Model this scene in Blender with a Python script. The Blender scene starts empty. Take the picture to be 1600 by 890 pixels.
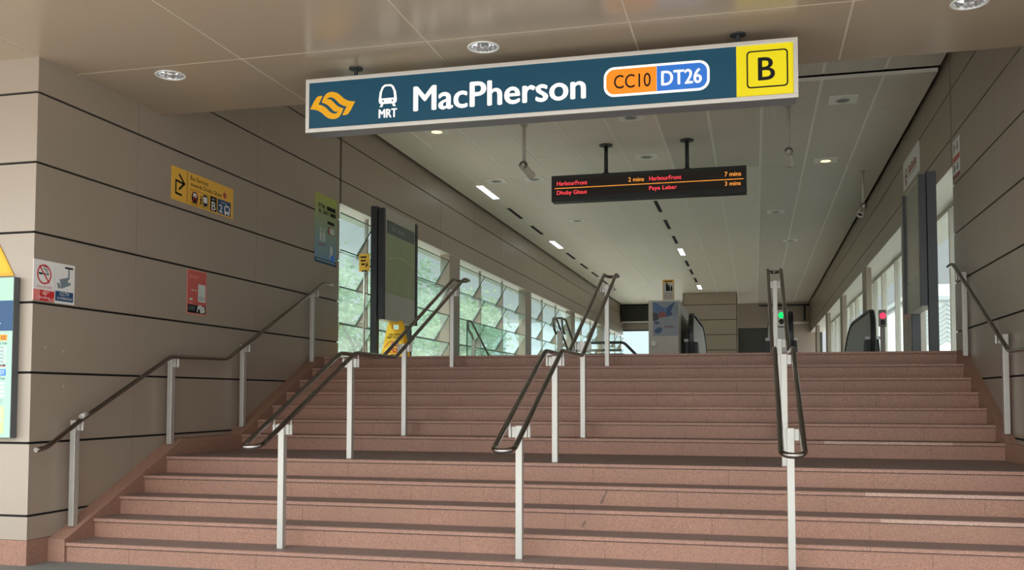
import bpy, math, random
from mathutils import Vector, Matrix
random.seed(7)
SC = bpy.context.scene
COL = SC.collection
PI = math.pi

# ------------------------------------------------------------------ camera, sky, sun, exposure
F_PX, CY = 1499.03, 544.30
cam_d = bpy.data.cameras.new('camera')
cam = bpy.data.objects.new('camera', cam_d)
COL.objects.link(cam)
cam_d.sensor_fit = 'HORIZONTAL'
cam_d.sensor_width = 36.0
cam_d.lens = F_PX * 36.0 / 1600.0
cam_d.shift_x = 0.0
cam_d.shift_y = (CY - 445.0) / 1600.0
cam_d.clip_end = 500
yaw, pitch, roll = -0.2480442, 0.0499846, 0.00091838
fwd = Vector((math.sin(yaw) * math.cos(pitch), math.cos(yaw) * math.cos(pitch), math.sin(pitch)))
rgt = Vector((math.cos(yaw), -math.sin(yaw), 0))
upv = rgt.cross(fwd)
r2 = rgt * math.cos(roll) + upv * math.sin(roll)
u2 = -rgt * math.sin(roll) + upv * math.cos(roll)
mw = Matrix((r2, u2, -fwd)).transposed().to_4x4()
mw.translation = Vector((0, 0, 1.38934))
cam.matrix_world = mw
SC.camera = cam

world = bpy.data.worlds.new('sky')
SC.world = world
world.use_nodes = True
wn = world.node_tree
wn.nodes.clear()
w_out = wn.nodes.new('ShaderNodeOutputWorld')
w_bg = wn.nodes.new('ShaderNodeBackground')
w_tc = wn.nodes.new('ShaderNodeTexCoord')
def wmath(op, a, b=None, c=None):
    n = wn.nodes.new('ShaderNodeMath'); n.operation = op
    for i_, v_ in enumerate((a, b, c)):
        if v_ is None: continue
        if isinstance(v_, (int, float)): n.inputs[i_].default_value = v_
        else: wn.links.new(v_, n.inputs[i_])
    return n.outputs[0]
w_sep = wn.nodes.new('ShaderNodeSeparateXYZ')
wn.links.new(w_tc.outputs['Generated'], w_sep.inputs[0])
w_dot = wn.nodes.new('ShaderNodeVectorMath'); w_dot.operation = 'DOT_PRODUCT'
w_dot.inputs[1].default_value = (-0.20, -0.62, 0.76)
wn.links.new(w_tc.outputs['Generated'], w_dot.inputs[0])
SKY_HORIZON, SKY_ZENITH, SKY_SUNWARD = 0.72, 2.4, 4.9
w_up = wmath('MAXIMUM', wmath('MULTIPLY_ADD', w_sep.outputs['Z'], 1.4, -0.25), 0.0)
w_zen = wmath('MULTIPLY', w_up, SKY_ZENITH)
w_lobe = wmath('MULTIPLY', wmath('POWER', wmath('MAXIMUM', w_dot.outputs['Value'], 0.0), 2.0), SKY_SUNWARD)
w_str = wmath('ADD', wmath('ADD', w_zen, w_lobe), SKY_HORIZON)
w_rmp = wn.nodes.new('ShaderNodeValToRGB')
w_rmp.color_ramp.elements[0].position = 0.0
w_rmp.color_ramp.elements[0].color = (0.93, 0.97, 1.0, 1)
w_rmp.color_ramp.elements[1].position = 0.45
w_rmp.color_ramp.elements[1].color = (0.86, 0.93, 1.0, 1)
wn.links.new(w_sep.outputs['Z'], w_rmp.inputs[0])
wn.links.new(w_rmp.outputs[0], w_bg.inputs[0])
wn.links.new(w_str, w_bg.inputs[1])
wn.links.new(w_bg.outputs[0], w_out.inputs[0])

sun_d = bpy.data.lights.new('sun', 'SUN')
sun_d.energy = 6.0
sun_d.angle = math.radians(4)
sun_d.color = (1.0, 0.95, 0.87)
sun = bpy.data.objects.new('sun', sun_d)
COL.objects.link(sun)
sun.rotation_euler = Vector((0.60, 0.22, -0.77)).to_track_quat('-Z', 'Y').to_euler()

SC.view_settings.view_transform = 'Standard'
SC.view_settings.look = 'None'
SC.view_settings.gamma = 1.0
SC.view_settings.use_curve_mapping = False
SC.view_settings.exposure = -0.06
SC.cycles.max_bounces = 10
SC.cycles.transparent_max_bounces = 24
SC.cycles.use_denoising = True

# ------------------------------------------------------------------ materials
def srgb(r, g, b):
    f = lambda c: (c / 255) / 12.92 if c <= 10 else ((c / 255 + 0.055) / 1.055) ** 2.4
    return (f(r), f(g), f(b), 1)

def mat(name, col, rough=0.5, metal=0.0, spec=0.5, noise=0.0, nscale=8.0, bump=0.0, emit=None, estr=0.0, coat=0.0):
    m = bpy.data.materials.new(name)
    m.use_nodes = True
    nt = m.node_tree
    b = nt.nodes['Principled BSDF']
    b.inputs['Base Color'].default_value = col
    b.inputs['Roughness'].default_value = rough
    b.inputs['Metallic'].default_value = metal
    b.inputs['Specular IOR Level'].default_value = spec
    if coat:
        b.inputs['Coat Weight'].default_value = coat
        b.inputs['Coat Roughness'].default_value = 0.08
    if emit:
        b.inputs['Emission Color'].default_value = emit
        b.inputs['Emission Strength'].default_value = estr
    if noise:
        tc = nt.nodes.new('ShaderNodeTexCoord')
        n = nt.nodes.new('ShaderNodeTexNoise')
        n.inputs['Scale'].default_value = nscale
        n.inputs['Detail'].default_value = 5
        mx = nt.nodes.new('ShaderNodeMix')
        mx.data_type = 'RGBA'
        mx.inputs['A'].default_value = tuple(c * (1 - noise) for c in col[:3]) + (1,)
        mx.inputs['B'].default_value = tuple(min(1, c * (1 + noise)) for c in col[:3]) + (1,)
        nt.links.new(tc.outputs['Object'], n.inputs['Vector'])
        nt.links.new(n.outputs['Fac'], mx.inputs['Factor'])
        nt.links.new(mx.outputs['Result'], b.inputs['Base Color'])
        if bump:
            bp = nt.nodes.new('ShaderNodeBump')
            bp.inputs['Strength'].default_value = bump
            bp.inputs['Distance'].default_value = 0.01
            nt.links.new(n.outputs['Fac'], bp.inputs['Height'])
            nt.links.new(bp.outputs['Normal'], b.inputs['Normal'])
    return m

def granite(name, base, dirt, dark=0.75, rough=0.42):
    m = bpy.data.materials.new(name)
    m.use_nodes = True
    nt = m.node_tree
    b = nt.nodes['Principled BSDF']
    b.inputs['Roughness'].default_value = rough
    b.inputs['Specular IOR Level'].default_value = 0.22
    tc = nt.nodes.new('ShaderNodeTexCoord')
    v = nt.nodes.new('ShaderNodeTexVoronoi')
    v.inputs['Scale'].default_value = 130
    nz = nt.nodes.new('ShaderNodeTexNoise')
    nz.inputs['Scale'].default_value = 2.2
    nz.inputs['Detail'].default_value = 6
    r1 = nt.nodes.new('ShaderNodeValToRGB')
    e = r1.color_ramp.elements
    e[0].position = 0.05; e[0].color = tuple(c * dark for c in base[:3]) + (1,)
    e[1].position = 0.9; e[1].color = tuple(min(1, c * 1.28) for c in base[:3]) + (1,)
    k = r1.color_ramp.elements.new(0.5); k.color = base
    r2_ = nt.nodes.new('ShaderNodeValToRGB')
    r2_.color_ramp.elements[0].position = 0.35
    r2_.color_ramp.elements[1].position = 0.7
    mx = nt.nodes.new('ShaderNodeMix'); mx.data_type = 'RGBA'
    mul = nt.nodes.new('ShaderNodeMath'); mul.operation = 'MULTIPLY'; mul.inputs[1].default_value = 0.4
    nt.links.new(tc.outputs['Object'], v.inputs['Vector'])
    nt.links.new(tc.outputs['Object'], nz.inputs['Vector'])
    nt.links.new(v.outputs['Color'], r1.inputs[0])
    nt.links.new(nz.outputs['Fac'], r2_.inputs[0])
    nt.links.new(r2_.outputs[0], mul.inputs[0])
    nt.links.new(mul.outputs[0], mx.inputs['Factor'])
    nt.links.new(r1.outputs[0], mx.inputs['A'])
    mx.inputs['B'].default_value = dirt
    nt.links.new(mx.outputs['Result'], b.inputs['Base Color'])
    return m

def glass(name, tint, refl=0.08, frost=0.0, fcol=(0.75, 0.85, 0.82, 1)):
    m = bpy.data.materials.new(name)
    m.use_nodes = True
    nt = m.node_tree
    nt.nodes.clear()
    out = nt.nodes.new('ShaderNodeOutputMaterial')
    t = nt.nodes.new('ShaderNodeBsdfTransparent'); t.inputs[0].default_value = tint
    g = nt.nodes.new('ShaderNodeBsdfGlossy'); g.inputs['Roughness'].default_value = 0.03
    g.inputs[0].default_value = (0.9, 0.95, 0.95, 1)
    lw = nt.nodes.new('ShaderNodeFresnel'); lw.inputs['IOR'].default_value = 1.45
    ad = nt.nodes.new('ShaderNodeMath'); ad.operation = 'MULTIPLY_ADD'
    ad.inputs[1].default_value = 0.16; ad.inputs[2].default_value = refl * 0.2
    mx = nt.nodes.new('ShaderNodeMixShader')
    nt.links.new(lw.outputs[0], ad.inputs[0])
    nt.links.new(ad.outputs[0], mx.inputs[0])
    src = t
    if frost:
        d = nt.nodes.new('ShaderNodeBsdfTranslucent'); d.inputs[0].default_value = fcol
        d2 = nt.nodes.new('ShaderNodeBsdfDiffuse'); d2.inputs[0].default_value = fcol
        m3 = nt.nodes.new('ShaderNodeMixShader'); m3.inputs[0].default_value = 0.3
        nt.links.new(d.outputs[0], m3.inputs[1]); nt.links.new(d2.outputs[0], m3.inputs[2])
        m2 = nt.nodes.new('ShaderNodeMixShader'); m2.inputs[0].default_value = frost
        nt.links.new(t.outputs[0], m2.inputs[1]); nt.links.new(m3.outputs[0], m2.inputs[2])
        src = m2
    nt.links.new(src.outputs[0], mx.inputs[1])
    nt.links.new(g.outputs[0], mx.inputs[2])
    nt.links.new(mx.outputs[0], out.inputs[0])
    return m

def striped(name, col, dark, rough, period):
    """fine perforation lines running in depth (procedural, in object space)"""
    m = mat(name, col, rough)
    nt = m.node_tree
    b = nt.nodes['Principled BSDF']
    tc = nt.nodes.new('ShaderNodeTexCoord')
    w = nt.nodes.new('ShaderNodeTexWave')
    w.bands_direction = 'X'
    w.inputs['Scale'].default_value = 0.314159 / period * 1.0
    r = nt.nodes.new('ShaderNodeValToRGB')
    r.color_ramp.elements[0].position = 0.35; r.color_ramp.elements[0].color = dark
    r.color_ramp.elements[1].position = 0.6; r.color_ramp.elements[1].color = col
    nt.links.new(tc.outputs['Object'], w.inputs['Vector'])
    nt.links.new(w.outputs['Fac'], r.inputs[0])
    nt.links.new(r.outputs[0], b.inputs['Base Color'])
    return m

def vgrad(name, c0, c1, z0, z1, rough=0.35):
    """a poster printed in a blend of two inks, bottom to top (object space)"""
    m = mat(name, c0, rough)
    nt = m.node_tree
    b = nt.nodes['Principled BSDF']
    tc = nt.nodes.new('ShaderNodeTexCoord')
    s = nt.nodes.new('ShaderNodeSeparateXYZ')
    mr = nt.nodes.new('ShaderNodeMapRange')
    mr.inputs['From Min'].default_value = z0
    mr.inputs['From Max'].default_value = z1
    mx = nt.nodes.new('ShaderNodeMix'); mx.data_type = 'RGBA'
    mx.inputs['A'].default_value = c0; mx.inputs['B'].default_value = c1
    nt.links.new(tc.outputs['Object'], s.inputs[0])
    nt.links.new(s.outputs['Z'], mr.inputs['Value'])
    nt.links.new(mr.outputs[0], mx.inputs['Factor'])
    nt.links.new(mx.outputs['Result'], b.inputs['Base Color'])
    return m

M = {}
M['panel'] = mat('beige_panel', (0.37, 0.30, 0.235, 1), 0.38, 0.15, 0.5, 0.05, 1.3)
M['joint'] = mat('dark_joint', (0.012, 0.01, 0.009, 1), 0.8)
M['soffit'] = mat('bronze_soffit', (0.40, 0.305, 0.22, 1), 0.24, 0.05, 0.5, 0.03, 1.0)
M['seal'] = mat('pale_seal', (0.62, 0.52, 0.41, 1), 0.6)
M['riser'] = granite('terracotta_granite', (0.32, 0.172, 0.118, 1), (0.26, 0.15, 0.11, 1))
M['tread'] = granite('worn_terracotta', (0.20, 0.135, 0.108, 1), (0.14, 0.112, 0.098, 1), rough=0.55)
M['nosing'] = granite('nosing_granite', (0.35, 0.195, 0.14, 1), (0.28, 0.16, 0.12, 1))
M['nosing_pale'] = granite('pale_nosing_granite', (0.46, 0.30, 0.23, 1), (0.4, 0.25, 0.19, 1))
M['strip'] = mat('grip_and_shade_strip', (0.07, 0.045, 0.035, 1), 0.8)
M['steel'] = mat('brushed_steel', (0.50, 0.475, 0.42, 1), 0.4, 0.45, 0.5, 0.05, 20)
M['tube'] = mat('polished_steel', (0.27, 0.24, 0.22, 1), 0.08, 1.0)
M['ceil'] = mat('white_ceiling_panel', (0.88, 0.79, 0.68, 1), 0.45, 0, 0.4, 0.04, 0.6)
M['perf'] = striped('perforated_ceiling_panel', (0.84, 0.755, 0.65, 1), (0.58, 0.52, 0.445, 1), 0.5, 0.028)
M['ceiljoint'] = mat('ceiling_grid', (0.97, 0.92, 0.83, 1), 0.5)
M['dark'] = mat('dark_void', (0.008, 0.008, 0.008, 1), 0.9)
M['char'] = mat('charcoal_metal', (0.045, 0.047, 0.048, 1), 0.45, 0.3)
M['greypost'] = mat('grey_coated_metal', (0.10, 0.105, 0.11, 1), 0.45, 0.2)
M['floor'] = granite('concourse_granite', (0.5, 0.43, 0.36, 1), (0.42, 0.36, 0.3, 1), rough=0.35)
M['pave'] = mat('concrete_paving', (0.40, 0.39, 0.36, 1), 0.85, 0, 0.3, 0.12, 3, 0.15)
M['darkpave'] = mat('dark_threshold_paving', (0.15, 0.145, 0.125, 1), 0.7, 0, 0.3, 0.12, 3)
M['teal'] = mat('teal_sign_face', srgb(19, 68, 90), 0.35, 0, 0.3, emit=srgb(19, 68, 90), estr=0.12)
M['alu'] = mat('anodised_frame', (0.64, 0.6, 0.55, 1), 0.35, 0.6)
M['under'] = mat('sign_underside', (0.27, 0.26, 0.27, 1), 0.4, 0.4)
M['white'] = mat('white_print', (0.82, 0.8, 0.77, 1), 0.4)
M['signwhite'] = mat('sign_white', (0.86, 0.84, 0.8, 1), 0.35, emit=(1, .97, .92, 1), estr=0.32)
M['black'] = mat('black_print', (0.01, 0.01, 0.01, 1), 0.5, 0, 0.15)
M['gold'] = mat('gold_print', srgb(225, 160, 4), 0.35, emit=srgb(225, 160, 4), estr=0.1)
M['yellow'] = mat('yellow_sign_face', srgb(228, 208, 0), 0.35, emit=srgb(228, 208, 0), estr=0.14)
M['orange'] = mat('orange_print', srgb(248, 140, 20), 0.35, emit=srgb(248, 140, 20), estr=0.15)
M['blue'] = mat('blue_print', srgb(42, 112, 205), 0.35, emit=srgb(42, 112, 205), estr=0.15)
M['amber'] = mat('amber_sign_board', srgb(240, 184, 66), 0.4)
M['navy'] = mat('navy_print', srgb(18, 68, 110), 0.4)
M['red'] = mat('red_print', srgb(200, 40, 45), 0.4)
M['pink'] = mat('pink_print', srgb(228, 130, 125), 0.4)
M['salmon'] = mat('salmon_print', srgb(196, 88, 78), 0.4)
M['grey'] = mat('grey_print', srgb(120, 132, 140), 0.4)
M['mint'] = mat('mint_print', srgb(165, 200, 180), 0.35)
M['lime'] = mat('lime_map_print', srgb(190, 205, 140), 0.35)
M['paper'] = mat('pale_print', srgb(205, 214, 205), 0.4)
M['mapgreen'] = mat('map_print', srgb(150, 165, 125), 0.3, noise=0.12, nscale=4)
M['title'] = mat('title_band_print', srgb(70, 84, 80), 0.3)
M['brownred'] = mat('maroon_print', srgb(150, 80, 75), 0.5)
M['led_red'] = mat('red_led', (0.6, 0.02, 0.03, 1), 0.5, emit=(1.0, 0.07, 0.09, 1), estr=1.2)
M['led_orange'] = mat('amber_led', (0.6, 0.25, 0.03, 1), 0.5, emit=(1.0, 0.36, 0.05, 1), estr=1.1)
M['led_face'] = mat('led_matrix_face', (0.035, 0.024, 0.02, 1), 0.35)
M['lamp_white'] = mat('fluorescent_tube', (0.9, 0.9, 0.9, 1), 0.4, emit=(0.92, 1.0, 1.0, 1), estr=3.0)
M['lamp_warm'] = mat('warm_lamp', (0.9, 0.8, 0.5, 1), 0.4, emit=(1.0, 0.74, 0.3, 1), estr=2.5)
M['reflector'] = mat('faceted_reflector', (0.92, 0.92, 0.94, 1), 0.12, 0.9)
M['lampring'] = mat('white_lamp_ring', (0.75, 0.74, 0.7, 1), 0.4)
M['green_led'] = mat('green_signal', (0, 0.5, 0.1, 1), 0.4, emit=(0.0, 1.0, 0.15, 1), estr=1.3)
M['red_led2'] = mat('red_signal', (0.6, 0.02, 0.05, 1), 0.4, emit=(1.0, 0.05, 0.13, 1), estr=1.2)
M['offwhite'] = mat('off_white_plastic', (0.58, 0.53, 0.45, 1), 0.45)
M['rubber'] = mat('black_rubber', (0.014, 0.014, 0.015, 1), 0.35)
M['bsteel'] = mat('balustrade_steel', (0.27, 0.25, 0.215, 1), 0.3, 0.5)
M['stone'] = mat('pale_parapet_stone', (0.60, 0.54, 0.46, 1), 0.5, 0, 0.4, 0.06, 5)
M['glass'] = glass('green_louvre_glass', (0.86, 0.94, 0.91, 1), 0.1, 0.085, (0.80, 0.9, 0.87, 1))
M['cream'] = mat('cream_reveal', (0.66, 0.61, 0.52, 1), 0.5)
M['clear'] = glass('clear_glass', (0.93, 0.97, 0.95, 1), 0.08)
M['balglass'] = glass('balustrade_glass', (0.86, 0.95, 0.93, 1), 0.1)
M['dkglass'] = mat('dark_green_glass', (0.06, 0.065, 0.05, 1), 0.12)
M['edge'] = mat('glass_edge', (0.03, 0.085, 0.06, 1), 0.2)
M['cyellow'] = mat('yellow_plastic', srgb(238, 180, 20), 0.45)
M['leaf_a'] = mat('leaf_green', (0.27, 0.36, 0.20, 1), 0.5, 0, 0.4, 0.4, 2.0)
M['leaf_b'] = mat('dark_leaf_green', (0.20, 0.29, 0.18, 1), 0.5, 0, 0.4, 0.4, 2.0)
M['bark'] = mat('grey_bark', (0.2, 0.165, 0.13, 1), 0.9, 0, 0.3, 0.3, 9, 0.4)
M['ext_white'] = mat('white_render', (0.6, 0.6, 0.58, 1), 0.7, 0, 0.3, 0.03, 1)
M['ext_cream'] = mat('cream_render', (0.20, 0.20, 0.165, 1), 0.7)
M['ext_grey'] = mat('grey_render', (0.33, 0.35, 0.35, 1), 0.8)
M['roofgrey'] = mat('grey_roof_sheet', (0.15, 0.17, 0.185, 1), 0.7)
M['bluegrey'] = mat('blue_grey_paint', (0.09, 0.12, 0.14, 1), 0.5)
M['boardface'] = mat('grey_board_face', (0.25, 0.23, 0.19, 1), 0.18)
M['brownjoint'] = mat('brown_swivel', (0.16, 0.125, 0.10, 1), 0.4)
M['lampgrey'] = mat('unlit_lamp', (0.3, 0.28, 0.25, 1), 0.5)
M['lou'] = mat('dark_louvre_metal', (0.035, 0.03, 0.027, 1), 0.5, 0.3)
for k in ('leaf_a', 'leaf_b'):
    nt_ = M[k].node_tree
    tl_ = nt_.nodes.new('ShaderNodeBsdfTranslucent'); mxs_ = nt_.nodes.new('ShaderNodeMixShader'); mxs_.inputs[0].default_value = 0.5
    nt_.links.new(nt_.nodes['Principled BSDF'].inputs['Base Color'].links[0].from_socket, tl_.inputs[0])
    nt_.links.new(nt_.nodes['Principled BSDF'].outputs[0], mxs_.inputs[1]); nt_.links.new(tl_.outputs[0], mxs_.inputs[2])
    nt_.links.new(mxs_.outputs[0], nt_.nodes['Material Output'].inputs[0])
for k in ('leaf_a', 'leaf_b'):
    b_ = M[k].node_tree.nodes['Principled BSDF']
    b_.inputs['Transmission Weight'].default_value = 0.0
    b_.inputs['Subsurface Weight'].default_value = 0.0

# ------------------------------------------------------------------ mesh builder
class MB:
    def __init__(s):
        s.v = []; s.f = []; s.mi = []; s.sm = []
    def add(s, vs, fs, m=0, smooth=False):
        o = len(s.v)
        s.v += [Vector(p) for p in vs]
        for f in fs:
            s.f.append([i + o for i in f]); s.mi.append(m); s.sm.append(smooth)
        return s
    def box(s, x0, y0, z0, x1, y1, z1, m=0):
        x0, x1 = min(x0, x1), max(x0, x1); y0, y1 = min(y0, y1), max(y0, y1); z0, z1 = min(z0, z1), max(z0, z1)
        vs = [(x0, y0, z0), (x1, y0, z0), (x1, y1, z0), (x0, y1, z0), (x0, y0, z1), (x1, y0, z1), (x1, y1, z1), (x0, y1, z1)]
        return s.add(vs, [(0, 3, 2, 1), (4, 5, 6, 7), (0, 1, 5, 4), (1, 2, 6, 5), (2, 3, 7, 6), (3, 0, 4, 7)], m)
    def hexa(s, p, m=0):
        return s.add(p, [(0, 3, 2, 1), (4, 5, 6, 7), (0, 1, 5, 4), (1, 2, 6, 5), (2, 3, 7, 6), (3, 0, 4, 7)], m)
    def prism(s, pts, ext, m=0, smooth=False):
        n = len(pts); e = Vector(ext)
        a = [Vector(p) for p in pts]
        s.add(a + [p + e for p in a], [list(range(n))[::-1], [n + i for i in range(n)]], m)
        b = len(s.v) - 2 * n
        for i in range(n):
            j = (i + 1) % n
            s.f.append([b + i, b + j, b + n + j, b + n + i]); s.mi.append(m); s.sm.append(smooth)
        return s
    def tube(s, path, r, seg=12, closed=False, m=0, caps=True):
        P_ = [Vector(p) for p in path]; n = len(P_)
        rr = r if isinstance(r, (list, tuple)) else [r] * n
        rings = []
        tang = []
        for i in range(n):
            if closed: t = (P_[(i + 1) % n] - P_[i - 1])
            else: t = P_[min(i + 1, n - 1)] - P_[max(i - 1, 0)]
            tang.append(t.normalized())
        nrm = tang[0].orthogonal().normalized()
        base = len(s.v)
        for i in range(n):
            t = tang[i]
            nrm = (nrm - t * nrm.dot(t))
            if nrm.length < 1e-6: nrm = t.orthogonal()
            nrm.normalize()
            bn = t.cross(nrm)
            for k in range(seg):
                a = 2 * PI * k / seg
                s.v.append(P_[i] + (nrm * math.cos(a) + bn * math.sin(a)) * rr[i])
        # closed twist: find best offset
        off = 0
        if closed:
            best = 1e9
            for o in range(seg):
                d = (s.v[base + (n - 1) * seg] - s.v[base + o]).length
                if d < best: best, off = d, o
        for i in range(n if closed else n - 1):
            j = (i + 1) % n
            for k in range(seg):
                k2 = (k + 1) % seg
                o = off if (closed and j == 0) else 0
                s.f.append([base + i * seg + k, base + i * seg + k2, base + j * seg + (k2 + o) % seg, base + j * seg + (k + o) % seg])
                s.mi.append(m); s.sm.append(True)
        if not closed and caps:
            s.f.append([base + k for k in range(seg)][::-1]); s.mi.append(m); s.sm.append(False)
            s.f.append([base + (n - 1) * seg + k for k in range(seg)]); s.mi.append(m); s.sm.append(False)
        return s
    def lathe(s, c, axis, prof, seg=24, m=0, smooth=True):
        """prof: (radius, distance along axis)"""
        c = Vector(c); ax = Vector(axis).normalized(); a = ax.orthogonal().normalized(); b = ax.cross(a)
        base = len(s.v)
        for r, h in prof:
            for k in range(seg):
                t = 2 * PI * k / seg
                s.v.append(c + ax * h + (a * math.cos(t) + b * math.sin(t)) * max(r, 1e-5))
        for i in range(len(prof) - 1):
            for k in range(seg):
                k2 = (k + 1) % seg
                s.f.append([base + i * seg + k, base + i * seg + k2, base + (i + 1) * seg + k2, base + (i + 1) * seg + k]); s.mi.append(m); s.sm.append(smooth)
        return s
    def cyl(s, c, axis, r, h, seg=16, m=0):
        s.lathe(c, axis, [(0, 0), (r, 0), (r, h), (0, h)], seg, m, False)
        return s
    def build(s, name, mats, parent=None, origin=None, bevel=0.0):
        if not isinstance(mats, (list, tuple)): mats = [mats]
        me = bpy.data.meshes.new(name)
        if origin is None:
            if parent is not None:
                origin = wloc(parent)
            else:
                xs = [v.x for v in s.v]; ys = [v.y for v in s.v]; zs = [v.z for v in s.v]
                origin = Vector(((min(xs) + max(xs)) / 2, (min(ys) + max(ys)) / 2, min(zs)))
        origin = Vector(origin)
        me.from_pydata([v - origin for v in s.v], [], s.f)
        for mm in mats: me.materials.append(mm)
        for p, mi, sm in zip(me.polygons, s.mi, s.sm):
            p.material_index = mi; p.use_smooth = sm
        me.update()
        o = bpy.data.objects.new(name, me)
        COL.objects.link(o)
        if parent is not None:
            o.parent = parent
            o.location = origin - wloc(parent)
        else:
            o.location = origin
        if bevel:
            bm = o.modifiers.new('bevel', 'BEVEL'); bm.width = bevel; bm.segments = 2; bm.limit_method = 'ANGLE'
        return o

def wloc(o):
    l = Vector((0, 0, 0))
    while o is not None:
        l = l + o.location; o = o.parent
    return l

def tag(o, label=None, cat=None, group=None, kind=None):
    if label: o['label'] = label
    if cat: o['category'] = cat
    if group: o['group'] = group
    if kind: o['kind'] = kind
    return o

def thing(name, loc, label, cat, group=None):
    o = bpy.data.objects.new(name, None)
    COL.objects.link(o)
    o.location = loc
    o.empty_display_size = 0.1
    return tag(o, label, cat, group)

def struct(name, mb, mats, parent=None, **k):
    o = mb.build(name, mats, parent, **k)
    if parent is None: o['kind'] = 'structure'
    return o

def copy_tree(o, parent=None):
    c = o.copy(); COL.objects.link(c)
    if parent is not None: c.parent = parent
    for ch in list(o.children): copy_tree(ch, c)
    return c

def fillet(pts, r, n=6):
    """round the inner corners of a path"""
    P_ = [Vector(p) for p in pts]; out = [P_[0]]
    for i in range(1, len(P_) - 1):
        a, b, c = P_[i - 1], P_[i], P_[i + 1]
        d1 = (a - b); d2 = (c - b)
        l = min(r, d1.length * 0.45, d2.length * 0.45)
        p1 = b + d1.normalized() * l; p2 = b + d2.normalized() * l
        for k in range(n + 1):
            t = k / n
            out.append(p1 * (1 - t) ** 2 + b * 2 * t * (1 - t) + p2 * t * t)
    out.append(P_[-1])
    return out

class Face:
    """a flat face of a sign: origin, two in-plane directions, outward normal; metres"""
    def __init__(s, o, u, v, n):
        s.o, s.u, s.v, s.n = Vector(o), Vector(u), Vector(v), Vector(n)
    def p(s, a, b, d=0.0): return s.o + s.u * a + s.v * b + s.n * d
    def poly(s, mb, pts, d0, d1, m=0):
        # orientation so that the cap faces outward
        pl = [s.p(a, b, d0) for a, b in pts]
        area = sum(pts[i][0] * pts[(i + 1) % len(pts)][1] - pts[(i + 1) % len(pts)][0] * pts[i][1] for i in range(len(pts)))
        if (s.u.cross(s.v)).dot(s.n) * area < 0: pl = pl[::-1]
        return mb.prism(pl, s.n * (d1 - d0), m)
    def rect(s, mb, a0, b0, a1, b1, d0, d1, m=0):
        return s.poly(mb, [(a0, b0), (a1, b0), (a1, b1), (a0, b1)], d0, d1, m)
    def rrect(s, mb, a0, b0, a1, b1, r, d0, d1, m=0, n=8, corners=(1, 1, 1, 1)):
        pts = []
        for ci, (cx, cy, st) in enumerate(((a1 - r, b1 - r, 0), (a0 + r, b1 - r, 90), (a0 + r, b0 + r, 180), (a1 - r, b0 + r, 270))):
            if corners[ci]:
                for k in range(n + 1):
                    t = math.radians(st + 90 * k / n); pts.append((cx + r * math.cos(t), cy + r * math.sin(t)))
            else:
                pts.append(((a1, b1), (a0, b1), (a0, b0), (a1, b0))[ci])
        return s.poly(mb, pts, d0, d1, m)
    def disc(s, mb, a, b, r, d0, d1, m=0, n=24):
        return s.poly(mb, [(a + r * math.cos(2 * PI * k / n), b + r * math.sin(2 * PI * k / n)) for k in range(n)], d0, d1, m)
    def ring(s, mb, a, b, r0, r1, d0, d1, m=0, n=32):
        for k in range(n):
            t0 = 2 * PI * k / n; t1 = 2 * PI * (k + 1) / n
            q = [(a + r0 * math.cos(t0), b + r0 * math.sin(t0)), (a + r1 * math.cos(t0), b + r1 * math.sin(t0)),
                 (a + r1 * math.cos(t1), b + r1 * math.sin(t1)), (a + r0 * math.cos(t1), b + r0 * math.sin(t1))]
            s.poly(mb, q, d0, d1, m)
        return mb
    def frame(s, mb, a0, b0, a1, b1, t, d0, d1, m=0):
        s.rect(mb, a0, b0, a1, b0 + t, d0, d1, m); s.rect(mb, a0, b1 - t, a1, b1, d0, d1, m)
        s.rect(mb, a0, b0 + t, a0 + t, b1 - t, d0, d1, m); s.rect(mb, a1 - t, b0 + t, a1, b1 - t, d0, d1, m)
        return mb
    def line(s, mb, pts, w, d0, d1, m=0):
        for i in range(len(pts) - 1):
            (ax, ay), (bx, by) = pts[i], pts[i + 1]
            dx, dy = bx - ax, by - ay; l = math.hypot(dx, dy) or 1
            nx, ny = -dy / l * w / 2, dx / l * w / 2
            ex, ey = dx / l * w / 2 * 0.6, dy / l * w / 2 * 0.6
            s.poly(mb, [(ax + nx - ex, ay + ny - ey), (bx + nx + ex, by + ny + ey), (bx - nx + ex, by - ny + ey), (ax - nx - ex, ay - ny - ey)], d0, d1, m)
        return mb
    def text(s, mb, body, a0, b0, a1, b1, d0, thick=0.002, bold=0.0, m=0):
        """flat letters fitted into a rectangle of the face"""
        cu = bpy.data.curves.new('t', 'FONT'); cu.body = body; cu.size = 1.0
        cu.resolution_u = 4
        ob = bpy.data.objects.new('t', cu); COL.objects.link(ob)
        dg = bpy.context.evaluated_depsgraph_get()
        me = bpy.data.meshes.new_from_object(ob.evaluated_get(dg))
        xs = [v.co.x for v in me.vertices]; ys = [v.co.y for v in me.vertices]
        x0, x1, y0, y1 = min(xs), max(xs), min(ys), max(ys)
        def mp(co): return s.p(a0 + (co.x - x0) / (x1 - x0) * (a1 - a0), b0 + (co.y - y0) / (y1 - y0) * (b1 - b0), d0 + thick)
        fl = (s.u.cross(s.v)).dot(s.n) * (a1 - a0) < 0
        bw_ = bold * 1.6 * (b1 - b0)
        for k_, (sx_, sy_) in enumerate(((0, 0), (1, 0), (-1, 0), (0, .6), (0, -.6)) if bold else ((0, 0),)):
            sh_ = s.u * bw_ * sx_ + s.v * bw_ * sy_ + s.n * 0.00005 * k_
            mb.add([mp(v.co) + sh_ for v in me.vertices], [list(p.vertices)[::-1] if fl else list(p.vertices) for p in me.polygons], m)
        bpy.data.objects.remove(ob); bpy.data.curves.remove(cu); bpy.data.meshes.remove(me)
        return mb

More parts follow.
